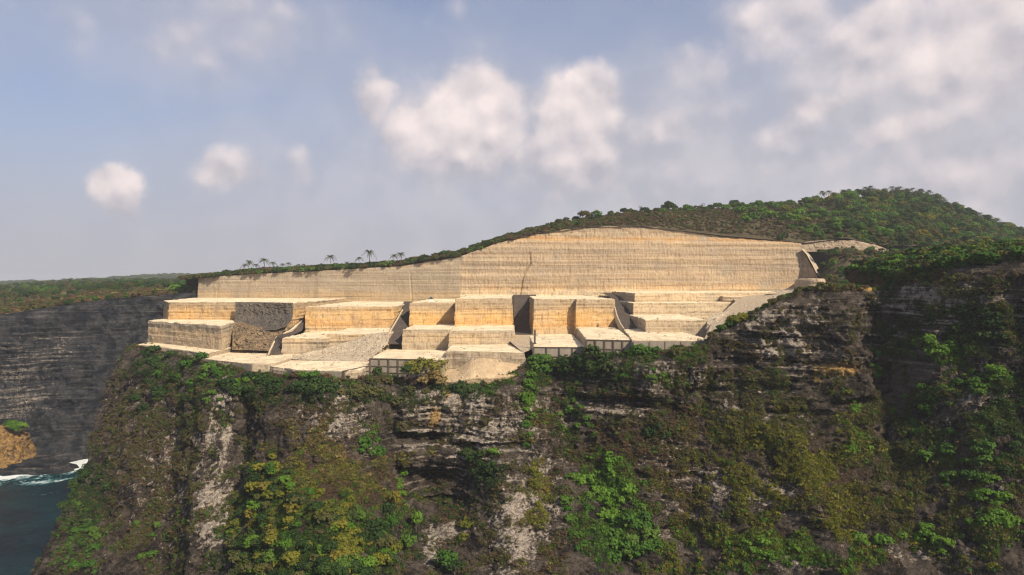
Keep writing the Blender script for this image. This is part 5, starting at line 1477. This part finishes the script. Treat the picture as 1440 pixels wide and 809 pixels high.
    for i in range(26):
        px = random.uniform(1140, 1262); Y = float(np.interp(px, [1140, 1200, 1250], [556, 560, 564])) if px < 1222 else 556
        py = (float(np.interp(px, [1140, 1200, 1262], [338, 337, 350])) if px < 1222 else random.uniform(342, 354))
        q = P(px, py, Y); k = random.choice(['olive', 'green', 'dark', 'olive']); s = random.uniform(1.4, 3.0)
        put_plant('bush_' + k, 'slope_bush', ('stems', 'foliage'), (q[0], q[1], q[2] - .25 * s), s, dict(olive='olive bush', green='green bush', dark='dark bush')[k] + ' along the upper lip of the broken rock band', 'bush', 'bushes along the lip of the broken rock band')
    # ---- mass vegetation
    meshes, pts, rot, sc, idx = [], [], [], [], []
    for k in KINDS:
        meshes += [m for _, m in PLANT['bush_' + k]] + PLANT['tuft_' + k][:1] + [PLANT['tree_' + k][0][1]]
    def add(V, n, cond, kinds, pr, size, off, drop=.25):
        p, hx, hy = sample_land(V, n, rng, cond)
        kk = rng.choice([KINDS.index(a) for a in kinds], n, p=pr)
        s = rng.uniform(size[0], size[1], n)
        p = p.copy(); p[:, 2] -= drop * s
        pts.append(p); rot.append(rng.uniform(0, 6.28, n)); sc.append(s); idx.append(kk * 5 + (off if off >= 3 else rng.integers(0, 3, n)))
    # forest fill on the hill, denser to the right
    add(VH[1:40], 1500, lambda px, py, P_: sstep(px, 1060, 1220), ['dark', 'green', 'olive', 'yellow', 'bright'], [.26, .36, .22, .10, .06], (2.4, 5.0), 0)
    add(VH[4:40], 950, lambda px, py, P_: sstep(px, 1150, 1260), ['dark', 'green', 'olive', 'yellow'], [.36, .34, .22, .08], (3.8, 7.0), 4, .4)
    # scrub above the wall
    add(VH[2:38], 8500, lambda px, py, P_: (1 - .7 * sstep(px, 1120, 1220)) * (px > 640), ['dry', 'olive', 'green', 'dark', 'straw'], [.56, .27, .08, .06, .03], (.6, 1.9), 0)
    add(VH[3:26], 2200, lambda px, py, P_: (px < 720) * 1.0, ['dark', 'olive', 'dry', 'green'], [.36, .36, .18, .10], (1.2, 3.5), 0)
    add(VH[4:18], 520, lambda px, py, P_: ((px > 318) & (px < 650)) * 1.0, ['dark', 'olive', 'green', 'dry'], [.45, .33, .10, .12], (2.2, 4.6), 0, .12)
    add(VH[8:30], 520, lambda px, py, P_: (px < 860) * (px > 600) * 1.0, ['dark', 'olive', 'green'], [.35, .45, .2], (1.4, 2.8), 0)
    add(VS, 1700, lambda px, py, P_: (px > 1150) * (P_[:, 1] > 330), ['dry', 'olive', 'green', 'dark', 'bright'], [.34, .32, .18, .12, .04], (.7, 2.2), 0)
    add(VS, 500, lambda px, py, P_: (px > 1285) * (P_[:, 1] > 300), ['olive', 'green', 'dark', 'bright'], [.35, .35, .22, .08], (1.0, 2.8), 0)
    VC = CLIFF['grid'][:5, 5:]
    cpx = CX + F * VC[4, :, 0] / VC[4, :, 1]
    cols = np.where((cpx > 1000) & (cpx < 1560))[0]
    for n, kinds, size, lo in ((1900, ['olive', 'green', 'dry', 'dark', 'bright'], (.6, 1.9), 1000), (420, ['green', 'dark', 'olive', 'bright', 'yellow'], (1.6, 3.4), 1262)):
        cc = rng.choice(cols[cpx[cols] > lo], n); f = rng.random(n) * 3.98; k0 = f.astype(int); fr = (f - k0)[:, None]
        p = VC[k0, cc] * (1 - fr) + VC[k0 + 1, cc] * fr
        s_ = rng.uniform(size[0], size[1], n); p = p.copy(); p[:, 2] -= .25 * s_
        kk = rng.choice([KINDS.index(a) for a in kinds], n, p=[.34, .26, .16, .16, .08])
        pts.append(p); rot.append(rng.uniform(0, 6.28, n)); sc.append(s_); idx.append(kk * 5 + rng.integers(0, 3, n))
    add(VS, 1500, lambda px, py, P_: (px > 1240) * (P_[:, 1] > 300), ['olive', 'green', 'dark', 'dry'], [.35, .3, .2, .15], (1.0, 3.4), 0)
    add(VS, 260, lambda px, py, P_: (px > 1270) * (P_[:, 1] > 420), ['olive', 'green', 'dark', 'yellow'], [.35, .3, .3, .05], (3.0, 5.0), 4, .4)
    add(VH[0:14], 700, lambda px, py, P_: (px > 1230) * 1.0, ['olive', 'green', 'dark', 'dry'], [.35, .3, .25, .10], (1.6, 4.0), 0)
    add(VH[0:8], 260, lambda px, py, P_: (px < 300) * 1.0, ['olive', 'dark', 'dry'], [.35, .35, .3], (1.5, 3.5), 0)
    gn_scatter('hill_scrub', np.concatenate(pts), np.concatenate(rot), np.concatenate(sc), np.concatenate(idx), meshes, 'mass of low trees and dry scrub covering the hill')
    pts, rot, sc, idx = [], [], [], []
    add(VP, 3600, lambda px, py, P_: ((px > -60) & (px < 345) & (P_[:, 1] < 1650)) * (.25 + sstep(fbm(P_[:, 0] / 60, P_[:, 1] / 60, P_[:, 2] * 0, 3), -.1, .25)), ['dark', 'olive', 'dry', 'green', 'straw'], [.24, .26, .38, .06, .06], (1.4, 4.2), 0)
    add(VP, 500, lambda px, py, P_: ((px > -60) & (px < 345) & (P_[:, 1] > 700) & (P_[:, 1] < 1650)) * 1.0, ['dark', 'olive', 'green'], [.6, .25, .15], (4.0, 7.0), 4, .5)
    add(VF, 2600, lambda px, py, P_: ((px > -100) & (px < 420) & (P_[:, 1] < 3200)) * 1.0, ['dark', 'olive', 'green'], [.55, .3, .15], (6.0, 14.0), 0, .4)
    gn_scatter('plateau_scrub', np.concatenate(pts), np.concatenate(rot), np.concatenate(sc), np.concatenate(idx), meshes, 'far scrub and trees on the plateau behind the shaded cliff')
    # the few plateau bushes one can point at
    for (px, py, Y, k, s, lab) in [(248, 410, 600, 'bright', 7.0, 'bright green bush behind the seaward terrace'), (262, 409, 605, 'green', 6.0, 'green bush beside the end of the cut wall'), (222, 412, 596, 'yellow', 5.0, 'yellow green bush at the end of the shaded cliff top'), (236, 404, 660, 'dark', 5.0, 'dark bush behind the bright bush near the wall end')]:
        put_plant('bush_' + k, 'plateau_bush', ('stems', 'foliage'), P(px, py + 1.5, Y), s, lab, 'bush', None, .8)


def level_spots(n):
    dg = bpy.context.evaluated_depsgraph_get(); out = []
    rnd = random.Random(4)
    for i in range(n):
        px, py = rnd.uniform(205, 1130), rnd.uniform(409, 522)
        d = Vector(((px - CX) / F, 1, (CY - py) / F)).normalized()
        hit, loc, nrm, idx_, ob, m_ = SC.ray_cast(dg, Vector((0, 0, 0)), d, distance=700)
        if hit and abs(nrm.z) > .85 and ob.name.split('.')[0] in ('platform', 'lower_bench', 'upper_bench', 'middle_bench', 'road'):
            out.append(np.array(loc))
    return out


def build_stones():
    """loose stones on the scree, the mound and the platforms, joined: nobody could count them"""
    rng = np.random.default_rng(9)
    bm = bmesh.new(); bmesh.ops.create_icosphere(bm, subdivisions=1, radius=1.0)
    bv = np.array([v.co[:] for v in bm.verts]); bf = np.array([[v.index for v in f.verts] for f in bm.faces]); bm.free()
    V, T = [], []
    o = 0
    src = [o_ for o_ in bpy.data.objects if o_.name.split('.')[0] in ('scree', 'rubble_mound', 'rubble_foot')]
    for ob in src:
        me = ob.data; co = np.zeros(len(me.vertices) * 3, np.float32); me.vertices.foreach_get('co', co); co = co.reshape(-1, 3)
        n = 0 if ob.name.startswith('rubble_foot') else (420 if ob.name.startswith('scree') else 130)
        for k in rng.choice(len(co), n):
            s = rng.gamma(1.6, .11) + .10
            v = bv * (1 + .35 * rng.normal(size=(len(bv), 1)) * .6) * s * rng.uniform(.6, 1.2, 3) + co[k] + rng.normal(size=3) * .3
            V.append(v); T.append(bf + o); o += len(bv)
    for c in SPOTS:
        for q in range(rng.integers(1, 4)):
            s = rng.gamma(1.4, .16) + .12
            v = bv * (1 + .2 * rng.normal(size=(len(bv), 1))) * s * rng.uniform(.6, 1.2, 3) + c + rng.normal(size=3) * [1.2, 2.5, 0]
            V.append(v); T.append(bf + o); o += len(bv)
    ob = link('stones', mesh_np('stones', np.concatenate(V), None, M_scree, False, None, np.concatenate(T)))
    ob['kind'] = 'stuff'; ob['label'] = 'loose broken stones on the scree and rubble heaps'


# ------------------------------------------------------------------ assemble
build_sea()
build_far_cliff()
build_near_cliff()
VH, VS, VP, VF = build_land()
build_wall()
Z = build_terraces()
build_retaining(Z)
o = tag(empty('sea_stack', P(12, 645, 492)), 'golden rock outcrop with a green top at the foot of the shaded cliff', 'rock outcrop')
child('rock', blob_rock('rock', (P(-8, 625, 500)[0], 502, -116), (20, 14, 15), M_farcliff, 3.0, .5, 90, attrs={'gold': .5, 'soil': .1, 'pale': .2, 'strata': .5}), o)
child('ledge', blob_rock('ledge', (P(40, 650, 500)[0], 497, -128), (30, 12, 4.5), M_farcliff, 5.0, .4, 50, attrs={'gold': .2, 'soil': .2, 'pale': .2, 'strata': .5}), o)
SPOTS = level_spots(1500)
build_protos()
for i in range(9):
    x = random.uniform(-8, 34); q = P(x, 604 + random.uniform(-6, 3), 497)
    put_plant('bush_' + ('bright' if i % 2 else 'green'), 'cliff_bush', ('stems', 'foliage'), (q[0], q[1], q[2] - 1), random.uniform(3, 4.6), 'green bush on top of the golden outcrop by the sea', 'bush', 'bushes on the golden outcrop')
build_cliff_plants()
build_ground_cover()
build_hill_plants(VH, VS, VP, VF)
build_stones()

# ------------------------------------------------------------------ haze
def build_haze(density=0.00010):
    m = bpy.data.materials.new('pale_haze'); m.use_nodes = True
    t = m.node_tree; t.nodes.clear()
    out = t.nodes.new('ShaderNodeOutputMaterial'); v = t.nodes.new('ShaderNodeVolumePrincipled')
    v.inputs['Color'].default_value = (0.86, 0.90, 0.97, 1); v.inputs['Density'].default_value = density
    v.inputs['Anisotropy'].default_value = 0.2
    t.links.new(v.outputs[0], out.inputs['Volume'])
    bm = bmesh.new(); bmesh.ops.create_cube(bm, size=1.0)
    bmesh.ops.scale(bm, vec=(32000, 28000, 340), verts=bm.verts); bmesh.ops.translate(bm, vec=(0, 3000, SEA_Z - 4 + 170), verts=bm.verts)
    me = bpy.data.meshes.new('haze'); bm.to_mesh(me); bm.free(); me.materials.append(m)
    o = link('haze', me); o['kind'] = 'stuff'; o['label'] = 'thin pale sea haze'
build_haze()
print('PLANTS', COUNT, 'OBJECTS', len(bpy.data.objects))
